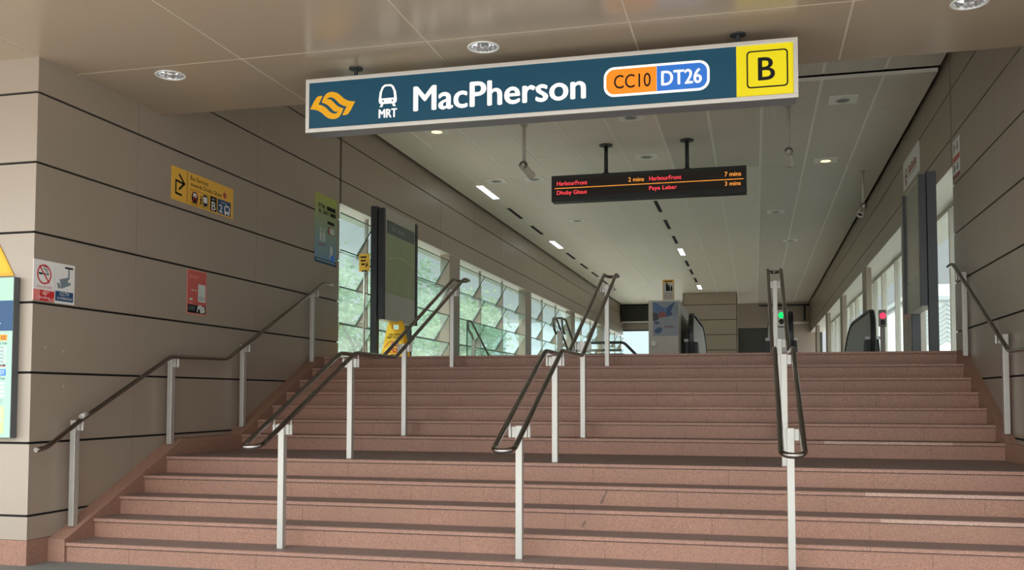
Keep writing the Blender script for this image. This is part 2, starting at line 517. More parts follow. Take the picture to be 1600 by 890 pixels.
# ------------------------------------------------------------------ dimensions
R = 0.16                    # rise
T = 0.351                   # going
Y1 = 6.964                  # first nosing
def nose(k): return Y1 + (k - 1) * T + (1.0827 - T if k >= 6 else 0)
NOSE = {k: (Y1 + (k - 1) * T if k <= 5 else 9.80 + (k - 6) * T) for k in range(1, 13)}
XL, XR = -5.635, 2.25       # stair ends
WL, WR = -5.80, 2.35        # wall faces
ZF = 12 * R                 # concourse floor
ZC = 5.5                    # hall ceiling
ZS = 4.235                  # canopy soffit
JZ = [0.406, 1.003, 1.585, 2.168, 2.756, 3.345, 3.938, 4.53, 5.12]
Y_END = 43.5

# ------------------------------------------------------------------ ground and shell
g = MB().box(-90, -60, -0.3, 90, 160, 0.0)
struct('ground', g, M['pave'])
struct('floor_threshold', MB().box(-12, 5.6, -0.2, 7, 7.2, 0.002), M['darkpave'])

def wall_panels(mb, x, y0, y1, zb, zt, sgn, vj, joints=JZ, gap=0.020, vgap=0.005):
    """cladding panels on a wall whose face is at x; sgn = side the room is on"""
    zs = [zb] + [z for z in joints if zb < z < zt] + [zt]
    ys = [y0] + [y for y in vj if y0 < y < y1] + [y1]
    for i in range(len(zs) - 1):
        za = zs[i] + (gap / 2 if i else 0); zc = zs[i + 1] - (gap / 2 if i < len(zs) - 2 else 0)
        for j in range(len(ys) - 1):
            ya = ys[j] + (vgap / 2 if j else 0); yc = ys[j + 1] - (vgap / 2 if j < len(ys) - 2 else 0)
            mb.box(x - sgn * 0.025, ya, za, x, yc, zc, 0)
    mb.box(x - sgn * 0.30, y0 + 0.01, zb, x - sgn * 0.022, y1, zt, 1)
    return mb

# left: stair wall, with a dark movement joint where the hall begins
lw = MB()
wall_panels(lw, WL, 6.736, 12.73, 0.21, 5.9, 1, [8.06, 10.36])
lw.box(WL - 0.30, 12.72, 0.21, WL - 0.06, 12.80, 5.9, 1)
for y_, z_ in ((7.09, 1.775), (7.10, 1.475), (6.87, 1.80)): lw.box(WL - 0.002, y_ - 0.008, z_ - 0.009, WL + 0.0008, y_ + 0.006, z_ + 0.008, 2)
struct('wall_left', lw, [M['panel'], M['joint'], M['seal']])
# right
rw = MB()
wall_panels(rw, WR, 6.736, 12.47, 0.21, 5.9, -1, [8.06, 10.36])
rw.box(WR + 0.06, 12.46, 0.21, WR + 0.30, 12.54, 5.9, 1)
struct('wall_right', rw, [M['panel'], M['joint']])
# front faces of both piers (they face the street)
fw = MB()
zs = [0.21] + [z for z in JZ if z < 4.4] + [4.5]
for i in range(len(zs) - 1):
    fw.box(-9.5, 6.71, zs[i] + (0.01 if i else 0), WL - 0.0, 6.735, zs[i + 1] - 0.01, 0)
fw.box(-9.5, 6.733, 0.21, WL - 0.03, 7.0, 4.5, 1)
struct('wall_front', fw, [M['panel'], M['joint']])
fw2 = MB()
for i in range(len(zs) - 1):
    fw2.box(WR, 6.71, zs[i] + (0.01 if i else 0), 6.5, 6.735, zs[i + 1] - 0.01, 0)
fw2.box(WR + 0.03, 6.733, 0.21, 6.5, 7.0, 4.5, 1)
struct('wall_front_right', fw2, [M['panel'], M['joint']])
# granite plinths
struct('baseboard_left', MB().box(-9.5, 6.708, 0, WL + 0.002, 7.4, 0.207), M['riser'])
struct('baseboard_right', MB().box(WR - 0.002, 6.708, 0, 6.5, 7.4, 0.207), M['riser'])

# hall walls: upper band, sill-less openings, piers
def hall_wall(name, x, sgn, y0, y1, piers, pw, vj, pd=0.5):
    mb = MB()
    wall_panels(mb, x, y0, y1, 4.2, 5.9, sgn, vj, gap=0.018)
    mb.box(x - sgn * 0.5, y0, 4.188, x - sgn * 0.004, y1, 4.2, 2)          # pale soffit of the openings
    mb.box(x - sgn * 0.5, y0, 4.2, x - sgn * 0.3, y1, 5.9, 0)
    for p in piers:
        mb.box(x - sgn * pd, p, ZF, x - sgn * 0.012, p + pw, 4.19, 0)
    return struct(name, mb, [M['panel'], M['joint'], M['cream']])
PIL_L = [17.93, 24.38, 30.83, 37.28]
PIL_R = [21.95, 27.8, 33.5, 39.2]
vjl = [12.80 + 2.27 * k for k in range(1, 14)]
hall_wall('wall_left_hall', WL, 1, 12.80, Y_END, PIL_L, 0.68, vjl, 0.2)
hall_wall('wall_right_hall', WR, -1, 12.54, Y_END, [16.0] + PIL_R, 0.8, [14.25 + 2.27 * k for k in range(0, 13)], 0.12)
ov = MB()
for k in range(20): ov.box(2.87, 12.0 + k * 1.6, 4.2, 3.34, 12.0 + (k + 1) * 1.6 - 0.012, 4.5)
struct('trim_2', ov, M['cream'])

# canopy soffit panels (street side)
cp = MB()
xs = [-12.32, -10.69, -9.06, -7.43, -5.80, -4.18, -2.53, -0.90, 0.72, 2.35, 3.98, 5.61, 7.24]
ys = [3.2, 4.63, 7.17, 8.45]
CANOPY_LIGHTS = [(-5.0, 7.385), (-2.117, 7.40), (1.534, 7.40)]
def holed_panel(mb, x0, y0, x1, y1, z, cx, cy, r, h):
    """a panel's underside with a round hole and the short wall of that hole"""
    ang = [2 * PI * k / 40 for k in range(40)] + [math.atan2(b - cy, a - cx) % (2 * PI) for a in (x0, x1) for b in (y0, y1)]
    ang = sorted(ang)
    ci, so = [], []
    for t in ang:
        c_, s_ = math.cos(t), math.sin(t)
        k = min(((x1 - cx) / c_ if c_ > 1e-9 else (x0 - cx) / c_ if c_ < -1e-9 else 1e9), ((y1 - cy) / s_ if s_ > 1e-9 else (y0 - cy) / s_ if s_ < -1e-9 else 1e9))
        ci.append((cx + r * c_, cy + r * s_)); so.append((cx + k * c_, cy + k * s_))
    n = len(ang)
    vs = [(a, b, z) for a, b in so] + [(a, b, z) for a, b in ci] + [(a, b, z + h) for a, b in ci] + [(a, b, z + h) for a, b in so]
    fs = []
    for k in range(n):
        m_ = (k + 1) % n
        fs += [(k, n + k, n + m_, m_), (n + k, 2 * n + k, 2 * n + m_, n + m_), (2 * n + k, 3 * n + k, 3 * n + m_, 2 * n + m_), (3 * n + k, k, m_, 3 * n + m_)]
    mb.add(vs, fs, 0)
for i in range(len(xs) - 1):
    for j in range(len(ys) - 1):
        a, b, c, d = xs[i] + 0.009, ys[j] + 0.009, xs[i + 1] - 0.009, ys[j + 1] - (0.009 if j < len(ys) - 2 else 0)
        hole = [l for l in CANOPY_LIGHTS if a < l[0] < c and b < l[1] < d]
        if hole: holed_panel(cp, a, b, c, d, ZS, hole[0][0], hole[0][1], 0.118, 0.05)
        else: cp.box(a, b, ZS, c, d, ZS + 0.05, 0)
for x_ in xs: cp.box(x_ - 0.03, ys[0], ZS + 0.003, x_ + 0.03, ys[-1] - 0.02, ZS + 0.06, 1)
for y_ in ys[1:-1]: cp.box(xs[0], y_ - 0.03, ZS + 0.0035, xs[-1], y_ + 0.03, ZS + 0.055, 1)
cp.box(xs[0], ys[0], ZS + 0.22, xs[-1], ys[-1], ZS + 0.45, 0)
cp.box(xs[0], ys[0] - 0.03, ZS, xs[-1], ys[0], ZS + 0.45, 0)
cp.box(xs[0], ys[-1] - 0.03, ZS + 0.001, xs[-1], ys[-1] + 0.001, ZS + 2.0, 0)
struct('ceiling_canopy', cp, [M['soffit'], M['seal']])

# hall ceiling: panels on a grid
hc = MB()
gx = [WL + 0.06] + [-0.62 + 0.755 * k for k in range(-6, 4)] + [WR - 0.05]
gy = [8.45, 9.9, 11.4, 12.76]
gy2 = [12.90 + 1.53 * k for k in range(0, 20)] + [Y_END]
gy2 = [y for y in gy2 if y <= Y_END - 0.4] + [Y_END]
rnd = random.Random(3)
def ceil_block(ys_, zc):
    for i in range(len(gx) - 1):
        for j in range(len(ys_) - 1):
            m = 1 if gx[i] > 0.05 or (ys_[j] < 16 and gx[i] > -1.5) else 0
            hc.box(gx[i] + 0.018, ys_[j] + 0.005, zc - 0.001 * rnd.random(), gx[i + 1] - 0.018, ys_[j + 1] - 0.005, zc + 0.03, m)
    hc.box(gx[0] + 0.01, ys_[0], zc + 0.006, gx[-1] - 0.01, ys_[-1], zc + 0.05, 2)
ceil_block(gy, ZC + 0.03)
ceil_block(gy2, ZC)
hc.box(WL - 0.3, 8.40, ZC + 0.30, WR + 0.3, Y_END + 0.3, ZC + 0.42, 3)
struct('ceiling', hc, [M['ceil'], M['perf'], M['ceiljoint'], M['dark']])
# roof slab over the hall and its eaves
struct('roof', MB().box(-6.7, 8.2, 5.95, 3.3, Y_END + 3, 6.3), M['ext_grey'])
struct('trim_1', MB().box(-6.8, 12.9, 4.55, -6.35, Y_END, 4.65), M['ext_white'])

# concourse floor with the wells of the stair and the escalators
fl = MB()
fl.box(WL - 0.5, 12.34, ZF - 0.3, WR + 0.5, 17.9, ZF)
fl.box(WL - 0.5, 17.9, ZF - 0.3, -5.62, 26, ZF)
fl.box(-3.45, 17.9, ZF - 0.3, -1.25, 26, ZF)
fl.box(2.15, 17.9, ZF - 0.3, WR + 0.5, 26, ZF)
fl.box(WL - 0.5, 26, ZF - 0.3, WR + 0.5, Y_END + 0.3, ZF)
fl.box(WL - 0.5, 11.9, 0.0, WL - 0.4, Y_END, ZF - 0.3)
fl.box(WR + 0.4, 11.9, 0.0, WR + 0.5, Y_END, ZF - 0.3)
fl.box(WL - 0.5, 30.5, 0.0, WR + 0.5, 30.6, ZF - 0.3)
struct('floor', fl, M['floor'])

# ------------------------------------------------------------------ the granite stair
st = thing('staircase', (-1.7, 7.0, 0), 'wide terracotta granite staircase rising from the pavement into the station', 'stairs')
rnd = random.Random(11)
for k in range(1, 13):
    mb = MB()
    yk = NOSE[k]; z1 = k * R; z0 = z1 - R
    depth = (NOSE[k + 1] - yk + 0.03) if k < 12 else 0.40
    # riser slabs with fine upright seams
    off = rnd.uniform(0.2, 1.1); seams = [XL] + [XL + off + 1.16 * i for i in range(0, 8) if XL + off + 1.16 * i < XR - 0.15] + [XR]
    for a, b in zip(seams[:-1], seams[1:]):
        mb.box(a + 0.0012, yk + 0.014, z0, b - 0.0012, yk + 0.05, z1 - 0.028, 0)
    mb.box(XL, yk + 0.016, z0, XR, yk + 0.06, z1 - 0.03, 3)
    mb.box(XL + 0.001, yk + 0.005, z1 - 0.031, XR - 0.001, yk + 0.03, z1 - 0.0262, 3)  # dark strip painting the shadow line under the nosing overhang
    # tread slabs, their front edge proud of the riser
    off = rnd.uniform(0.2, 1.1); seams = [XL] + [XL + off + 1.16 * i for i in range(0, 8) if XL + off + 1.16 * i < XR - 0.15] + [XR]
    for i, (a, b) in enumerate(zip(seams[:-1], seams[1:])):
        pale = (k in (3, 6) and i == len(seams) - 3) or (k == 4 and i == len(seams) - 3)
        mb.box(a + 0.001, yk, z1 - 0.026, b - 0.001, yk + 0.036, z1, 4 if pale else 1)
        mb.box(a + 0.001, yk + 0.050, z1 - 0.026, b - 0.001, yk + depth, z1, 2)
    mb.box(XL + 0.001, yk + 0.036, z1 - 0.026, XR - 0.001, yk + 0.050, z1 - 0.0015, 3)
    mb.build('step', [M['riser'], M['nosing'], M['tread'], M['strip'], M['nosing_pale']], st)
def stringer(xa, xb):
    pts = [(6.955, 0), (6.955, 0.19), (7.0, 0.205), (8.655, 0.96), (9.77, 0.96), (11.875, 1.921), (12.35, 1.921), (12.35, 0)]
    mb = MB().prism([(xa, y, z) for y, z in pts], (xb - xa, 0, 0))
    return mb
stringer(WL + 0.001, XL).build('stringer', M['riser'], st)
stringer(XR, WR - 0.001).build('stringer', M['riser'], st)

tw = MB().tube([(-1.262, 8.016, 0.500), (-1.240, 8.020, 0.552), (-1.212, 8.026, 0.604)], [0.004, 0.005, 0.003], 7)
tag(tw.build('twig', M['bark'], None), 'upper of two dark twigs leaning on risers below the landing, nearer the right', 'twig')
tw = MB().tube([(-1.360, 7.662, 0.345), (-1.350, 7.666, 0.370), (-1.338, 7.672, 0.392)], [0.003, 0.004, 0.003], 7)
tag(tw.build('twig', M['bark'], None), 'lower and smaller of two dark twigs leaning on risers below the landing', 'twig')
# ------------------------------------------------------------------ handrails
TB = 0.0205
def post_bits(t, x, y, zb, zt, wall_side=0):
    p = MB().box(x - 0.026, y - 0.03, zb, x + 0.026, y + 0.03, zt)
    po = p.build('post', M['steel'], t, bevel=0.004)
    sides = (-1, 1) if not wall_side else (wall_side,)
    for s_ in sides:
        b = MB().box(x + s_ * 0.026, y - 0.006, zt - 0.088, x + s_ * 0.058, y + 0.006, zt - 0.008)
        b.cyl((x + s_ * 0.075, y, zt - 0.088), (0, 0, 1), 0.0135, 0.08)
        b.cyl((x + s_ * 0.075, y, zt - 0.01), (0, 0, 1), 0.006, 0.05)
        b.build('bracket', M['steel'], po)

def rail_z(y):
    s_ = 0.459
    if y < 8.43: return 1.80 - s_ * (8.43 - y)
    if y < 9.48: return 1.80
    return min(2.925, 1.80 + s_ * (y - 9.48))
POST_Y = [(7.15, 1 * R), (8.50, 5 * R), (9.95, 6 * R), (11.66, 11 * R)]

def centre_rail(x, label):
    t = thing('stair_handrail', (x, 7.15, 0), label, 'handrail', 'double tube handrails down the stair')
    h = 0.075
    def side(sx):
        pts = [(sx, 6.70, rail_z(6.74) + 0.0), (sx, 8.43, 1.80), (sx, 9.48, 1.80), (sx, 11.93, 2.925), (sx, 12.12, 2.925)]
        return fillet(pts, 0.07)
    rt = side(x + h); lt = side(x - h)
    lo = []
    for k in range(1, 12):
        a = PI * k / 12
        lo.append(Vector((x - h * math.cos(a), 6.70 - 0.09 * math.sin(a), rt[0].z - 0.022 * math.sin(a))))
    hi = []
    for k in range(1, 12):
        a = PI * k / 12
        hi.append(Vector((x + h * math.cos(a), 12.12 + 0.09 * math.sin(a), 2.925)))
    path = rt + hi + lt[::-1] + lo
    MB().tube(path, TB, 14, closed=True).build('rail', M['tube'], t)
    for y, zb in POST_Y:
        post_bits(t, x, y, zb, rail_z(y) - 0.045)
    return t
centre_rail(-3.74, 'left one of the three free standing double tube stair handrails, nearest the bus sign wall')
centre_rail(-1.75, 'middle one of the three free standing double tube stair handrails')
centre_rail(0.24, 'free standing double tube stair handrail in front of the green light')

def wall_rail(x, sgn, label):
    xr = x + sgn * 0.075
    t = thing('wall_handrail', (x, 7.15, 0), label, 'handrail')
    pts = [(xr, 6.60, 0.955), (xr, 6.72, 0.968), (xr, 7.15, 1.195), (xr, 8.43, 1.785), (xr, 9.48, 1.80), (xr, 11.92, 2.925), (xr, 12.18, 2.925)]
    rl = MB().tube(fillet(pts, 0.09), TB, 14).build('rail', M['tube'], t)
    MB().tube([(xr, 7.13, rail_z(7.13) + 0.006), (xr, 7.20, rail_z(7.20) + 0.006)], TB + 0.003, 14).build('joint_sleeve', M['steel'], rl)
    for (y, zb) in ((7.15, 0.272), (8.55, 0.91), (9.95, 1.04), (11.72, 1.85)):
        post_bits(t, x, y, zb, rail_z(y) - 0.03, sgn)
    return t
wall_rail(-5.715, 1, 'single tube handrail on posts along the left wall, beside the bus sign')
wall_rail(2.30, -1, 'single tube handrail on posts along the right wall')

# ------------------------------------------------------------------ big station sign
sg = thing('station_sign', (-1.70, 7.59, 3.66), 'long teal hanging station sign lettered MacPherson with yellow B square', 'sign')
FS = Face((0, 7.5, 0), (1, 0, 0), (0, 0, 1), (0, -1, 0))
SX0, SX1, SZ0, SZ1 = -3.74, 0.345, 3.66, 4.126
MB().box(SX0 + .012, 7.503, SZ0 + .004, SX1 - .012, 7.69, SZ1 - .004).build('casing', M['under'], sg)
fb = MB(); FS.frame(fb, SX0, SZ0, SX1, SZ1, 0.034, -0.012, 0.012); fb.build('frame', M['alu'], sg, bevel=0.003)
p_ = MB(); FS.rect(p_, SX0 + .03, SZ0 + .03, -0.115, SZ1 - .03, -.004, 0.0); p_.build('teal_panel', M['teal'], sg)
p_ = MB(); FS.rect(p_, -0.112, SZ0 + .03, SX1 - .03, SZ1 - .03, -.004, 0.0)
yp = p_.build('yellow_panel', M['yellow'], sg)
lb = MB()
bx0, bx1, bz0, bz1 = -0.036, 0.272, 3.757, 4.048
for w_ in (0,):
    FS.rrect(lb, bx0, bz0, bx1, bz1, 0.03, 0.0, 0.0012, 0)
    FS.rrect(lb, bx0 + .011, bz0 + .011, bx1 - .011, bz1 - .011, 0.022, 0.0, 0.0018, 1)
FS.text(lb, 'B', 0.052, 3.815, 0.172, 3.99, 0.0018, 0.0008, 0.012, 0)
lb.build('lettering', [M['black'], M['yellow']], yp)
# emblem of interlaced ribbons
Acur = [(243, 437), (255, 402), (270, 368), (284, 347), (300, 331), (320, 319), (340, 313), (362, 311), (385, 313), (408, 319), (430, 329), (450, 344), (470, 361), (490, 379), (510, 394), (534, 407), (560, 415), (594, 420), (630, 421),
        (615, 451), (600, 481), (583, 516), (565, 545), (553, 562), (540, 571), (525, 578), (510, 580), (485, 578), (508, 530), (533, 478), (510, 475), (490, 468), (470, 459), (450, 447), (432, 430), (415, 412), (400, 398), (385, 387), (368, 378), (350, 374), (335, 374), (322, 380), (310, 390), (300, 402)]
Mid = [(243, 437), (300, 402), (322, 397), (345, 400), (360, 410), (375, 424), (395, 445), (415, 464), (432, 477), (450, 487), (472, 495), (495, 501), (438, 536), (416, 541), (393, 538), (378, 528), (363, 514), (343, 493), (323, 474), (306, 461), (288, 451), (266, 443)]
def emb(p):
    u = 470 + p[0] * 0.13482; v = 100 + p[1] * 0.13482
    # sign-plane coordinates of that point of the emblem
    x = -3.705 + (u - 484.0) * (0.417 / 70.0)
    z = 3.882 + (163.7 - (v + (u - 519) * 0.083)) * 0.00556
    return (x, z)
ep = MB()
FS.poly(ep, [emb(p) for p in Acur], 0.0, 0.0015)
FS.poly(ep, [emb((738 - p[0], 938 - p[1])) for p in Acur], 0.0, 0.0016)
FS.poly(ep, [emb(p) for p in Mid], 0.0, 0.0014)
ep.build('emblem', M['gold'], sg)
# train pictogram
tr = MB()
cx_ = -2.986
outer = [(-.082, .028), (-.074, .12), (-.052, .185), (-.028, .208), (.028, .208), (.052, .185), (.074, .12), (.082, .028), (.078, .004), (.066, -.012), (-.066, -.012), (-.078, .004)]
win = [(-.058, .052), (-.052, .125), (-.036, .172), (-.02, .186), (.02, .186), (.036, .172), (.052, .125), (.058, .052)]
zt_ = 3.871
FS.poly(tr, [(cx_ + a, zt_ + b * .755) for a, b in outer], 0.0, 0.0012, 0)
FS.poly(tr, [(cx_ + a, zt_ + b * .755) for a, b in win], 0.0, 0.0018, 1)
for s_ in (-1, 1):
    FS.poly(tr, [(cx_ + s_ * .04, zt_ - .009), (cx_ + s_ * .058, zt_ - .009), (cx_ + s_ * .074, zt_ - .034), (cx_ + s_ * .048, zt_ - .034)], 0.0, 0.0012, 0)
    FS.disc(tr, cx_ + s_ * .042, zt_ + .016, 0.008, 0, 0.0018, 1)
tr.build('train_pictogram', [M['signwhite'], M['teal']], sg)
lt_ = MB(); FS.text(lt_, 'MRT', -3.064, 3.744, -2.904, 3.816, 0.0, 0.0012, 0.03); lt_.build('lettering', M['signwhite'], sg)
lt_ = MB(); FS.text(lt_, 'MacPherson', -2.75, 3.78, -1.296, 3.985, 0.0, 0.0012, 0.022); lt_.build('lettering', M['signwhite'], sg)
pl = MB()
FS.rrect(pl, -1.145, 3.772, -0.315, 4.012, 0.085, 0.0, 0.0012, 0)
FS.rrect(pl, -1.125, 3.792, -0.726, 3.992, 0.068, 0.0, 0.0020, 1, corners=(0, 1, 1, 0))
FS.rrect(pl, -0.724, 3.792, -0.335, 3.992, 0.068, 0.0, 0.0020, 2, corners=(1, 0, 0, 1))
FS.text(pl, 'CC10', -1.062, 3.835, -0.772, 3.945, 0.0020, 0.0008, 0.004, 3)
FS.text(pl, 'DT26', -0.686, 3.833, -0.378, 3.948, 0.0020, 0.0008, 0.02, 0)
pl.build('line_code_badge', [M['signwhite'], M['orange'], M['blue'], M['black']], sg)
for mx_ in (-3.33, -0.10):
    m_ = MB().cyl((mx_, 7.62, SZ1 - .004), (0, 0, 1), 0.018, ZS - SZ1 + .003, 12)
    m_.cyl((mx_, 7.62, ZS - 0.012), (0, 0, 1), 0.06, 0.012, 20)
    m_.build('hanger', M['char'], sg)

# ------------------------------------------------------------------ recessed canopy downlights
def canopy_light(x, y, label):
    t = thing('downlight', (x, y, ZS), label, 'ceiling light', 'round downlights in the canopy')
    MB().lathe((x, y, ZS - 0.007), (0, 0, 1), [(0.114, 0.030), (0.112, 0.0), (0.129, 0.0), (0.133, 0.004), (0.132, 0.0068)], 32).build('trim_ring', M['lampring'], t)
    MB().lathe((x, y, ZS), (0, 0, 1), [(0.1135, 0.0), (0.110, 0.04), (0.096, 0.09), (0.066, 0.14), (0.0, 0.15)], 20, 0, False).build('reflector', M['reflector'], t)
    MB().cyl((x, y, ZS + 0.07), (0, 0, 1), 0.028, 0.08, 12).build('lamp', M['grey'], t)
    return t
canopy_light(-5.0, 7.385, 'round recessed canopy downlight above the left wall')
canopy_light(-2.117, 7.40, 'round recessed canopy downlight above the word MacPherson')
canopy_light(1.534, 7.40, 'round recessed canopy downlight at the top right corner')

# ------------------------------------------------------------------ hall ceiling fittings
LEFTSTRIP = [18.44, 20.73, 22.95, 25.3, 27.45, 29.7, 31.8, 34.0, 36.0]
MIDSTRIP = [20.7, 22.93, 25.24, 27.42, 29.84, 31.9, 34.2, 36.44]
def strip(x, y, lit, label, grp):
    t = thing('strip_light', (x, y, ZC), label, 'ceiling light', grp)
    MB().box(x - 0.085, y - 0.66, ZC - 0.010, x + 0.085, y + 0.66, ZC - 0.002).build('frame', M['ceiljoint'] if lit else M['ceil'], t)
    d = MB()
    if lit:
        d.box(x - 0.062, y - 0.63, ZC - 0.016, x - 0.008, y + 0.63, ZC - 0.010)
        d.box(x + 0.008, y - 0.63, ZC - 0.016, x + 0.062, y + 0.63, ZC - 0.010)
        d.build('tube', M['lamp_white'], t)
    else:
        d.box(x - 0.048, y - 0.63, ZC - 0.012, x + 0.034, y + 0.63, ZC - 0.009)
        d.build('slot', M['dark'], t)
    return t
ORD = ['first', 'second', 'third', 'fourth', 'fifth', 'sixth', 'seventh', 'eighth', 'ninth']
for i, y in enumerate(LEFTSTRIP):
    lit = i in (0, 3)
    strip(-5.17, y, lit, ('lit' if lit else 'unlit dark') + ' ceiling strip along the left hall wall, %s from the street' % ORD[i], 'strip lights along the left wall')
for i, y in enumerate(MIDSTRIP):
    lit = i in (3, 7)
    strip(-1.98, y, lit, ('lit' if lit else 'unlit dark') + ' ceiling strip in the middle row, %s from the display board' % ORD[i], 'strip lights in the middle of the ceiling')
DL = [(1.233, 17.33, 1, 'lit warm square-plated downlight above the right camera'),
      (1.223, 13.81, 0, 'unlit square-plated ceiling downlight right of the yellow B square'),
      (-4.739, 13.95, 1, 'lit warm square-plated downlight under the left half of the station sign'),
      (-1.76, 16.31, 0, 'unlit round speaker-like downlight between the rods of the display board'),
      (-4.738, 17.48, 0, 'unlit square-plated downlight beside the first lit strip'),
      (-3.998, 17.50, 0, 'unlit square-plated downlight beside the left hanging camera'),
      (-1.73, 13.92, 0, 'unlit square-plated downlight just under the sign, near its badge'),
      (0.487, 21.91, 0, 'unlit downlight at the right, second back from the sign'),
      (0.943, 26.07, 0, 'unlit downlight at the right, third back from the sign'),
      (-3.982, 21.92, 0, 'unlit downlight left of the display board, near the strips')]
for x, y, lit, lab in DL:
    t = thing('square_downlight', (x, y, ZC), lab, 'ceiling light', 'square downlights in the hall ceiling')
    MB().box(x - 0.19, y - 0.19, ZC - 0.012, x + 0.19, y + 0.19, ZC - 0.002).build('plate', M['ceiljoint'], t)
    MB().lathe((x, y, ZC - 0.020), (0, 0, 1), [(0.085, 0.0), (0.105, 0.0), (0.108, 0.008)], 24).build('trim_ring', M['lampring'], t)
    MB().cyl((x, y, ZC - 0.019), (0, 0, 1), 0.088, 0.006, 24).build('lamp', M['lamp_warm'] if lit else M['lampgrey'], t)

# three bullet cameras on ceiling rods
def camera_thing(x, y, zj, dirv, L, label):
    t = thing('security_camera', (x, y, ZC), label, 'camera', 'bullet cameras on ceiling rods')
    MB().cyl((x, y, ZC - 0.01), (0, 0, 1), 0.06, 0.008, 20).tube([(x, y, ZC - 0.005), (x, y, zj)], 0.026, 12).build('rod', M['offwhite'], t)
    d = Vector(dirv).normalized(); c = Vector((x, y, zj - 0.05))
    a = c - d * 0.08
    MB().lathe(a, d, [(0.0, 0.0), (0.05, 0.0), (0.055, 0.02), (0.055, L - 0.02), (0.062, L), (0.062, L + 0.05), (0.05, L + 0.05), (0.048, L + 0.01), (0, L + 0.01)], 20).build('body', M['offwhite'], t)
    MB().lathe(a, d, [(0.0, L + 0.012), (0.047, L + 0.012)], 20).build('lens', M['rubber'], t)
    q = MB().lathe(c + Vector((0, -0.075, 0.02)), (0, 1, 0.25), [(0.026, 0.0), (0.055, 0.0), (0.058, 0.01), (0.058, 0.07), (0.0, 0.075)], 20)
    sw = q.build('swivel', M['brownjoint'], t)
    MB().lathe(c + Vector((0, -0.078, 0.02)), (0, 1, 0.25), [(0.0, 0.0), (0.024, 0.0), (0.024, 0.02)], 16).build('cap', M['white'], sw)
    return t
camera_thing(-3.348, 13.958, 4.90, (0.35, 1.0, -0.45), 0.26, 'off-white bullet camera on a ceiling rod below the word MacPherson')
camera_thing(0.494, 13.93, 4.86, (0.12, 1.0, -0.5), 0.26, 'off-white bullet camera on a ceiling rod below the yellow B square')
camera_thing(1.946, 18.34, 4.87, (-0.38, -0.6, -0.75), 0.24, 'off-white bullet camera on a ceiling rod by the right hall wall')

# ------------------------------------------------------------------ train time display
ld = thing('train_time_display', (-1.65, 15.4, 4.58), 'black hanging LED train time display with red and orange lines', 'display')
FL = Face((0, 15.30, 0), (1, 0, 0), (0, 0, 1), (0, -1, 0))
MB().box(-3.21, 15.303, 4.58, -0.092, 15.52, 5.012).build('casing', M['char'], ld, bevel=0.01)
q = MB(); FL.rect(q, -3.17, 4.655, -0.13, 4.945, -0.002, 0.001); q.build('screen', M['led_face'], ld)
for body_, a_, b_, c_, d_, mm_ in (('HarbourFront', -3.115, 4.842, -2.612, 4.912, 'led_red'), ('HarbourFront', -1.608, 4.846, -1.1, 4.914, 'led_red'),
        ('Dhoby Ghaut', -3.115, 4.672, -2.618, 4.758, 'led_red'), ('Paya Lebar', -1.609, 4.674, -1.171, 4.756, 'led_red'),
        ('2 mins', -1.943, 4.846, -1.693, 4.914, 'led_orange'), ('7 mins', -0.428, 4.848, -0.177, 4.918, 'led_orange'), ('3 mins', -0.425, 4.700, -0.183, 4.766, 'led_orange')):
    q = MB(); FL.text(q, body_, a_, b_, c_, d_, 0.001, 0.002, 0.005); q.build('lettering', M[mm_], ld)
q = MB(); FL.rect(q, -3.156, 4.793, -0.139, 4.803, 0.001, 0.003); q.build('dividing_line', M['led_orange'], ld)
for rx in (-2.32, -1.015):
    q = MB().tube([(rx, 15.41, 5.0), (rx, 15.41, ZC)], 0.032, 12)
    q.cyl((rx, 15.41, ZC - 0.02), (0, 0, 1), 0.11, 0.019, 24).cyl((rx, 15.41, 5.008), (0, 0, 1), 0.055, 0.03, 16)
    q.build('hanger_rod', M['char'], ld)

# ------------------------------------------------------------------ signs on the left wall
FW = Face((WL + 0.001, 0, 0), (0, 1, 0), (0, 0, 1), (1, 0, 0))
class Sub:
    """fractional coordinates inside a rectangle of a face"""
    def __init__(s, F, a0, b0, a1, b1): s.F, s.a0, s.b0, s.a1, s.b1 = F, a0, b0, a1, b1
    def m(s, u, v): return (s.a0 + u * (s.a1 - s.a0), s.b0 + v * (s.b1 - s.b0))
    def rect(s, mb, u0, v0, u1, v1, d0, d1, m=0):
        a, b = s.m(u0, v0); c, d = s.m(u1, v1)
        return s.F.poly(mb, [(a, b), (c, b), (c, d), (a, d)], d0, d1, m)
    def text(s, mb, body, u0, v0, u1, v1, d, bold=0.0, m=0):
        a, b = s.m(u0, v0); c, e = s.m(u1, v1)
        return s.F.text(mb, body, a, b, c, e, d, 0.0006, bold, m)
    def poly(s, mb, pts, d0, d1, m=0): return s.F.poly(mb, [s.m(*p) for p in pts], d0, d1, m)
    def line(s, mb, pts, w, d0, d1, m=0): return s.F.line(mb, [s.m(*p) for p in pts], w, d0, d1, m)
    def frame(s, mb, u0, v0, u1, v1, t, d0, d1, m=0):
        a, b = s.m(u0, v0); c, d = s.m(u1, v1)
        if a > c: a, c = c, a
        return s.F.frame(mb, a, b, c, d, t, d0, d1, m)
    def bars(s, mb, u0, v0, u1, v1, n, fill, d0, d1, m=0, ragged=0.3, seed=1):
        """rows of print too small to read"""
        rr = random.Random(seed); h = (v1 - v0) / n
        for i in range(n):
            e = u1 - (u1 - u0) * ragged * rr.random()
            s.rect(mb, u0, v1 - (i + fill) * h, e, v1 - i * h, d0, d1, m)

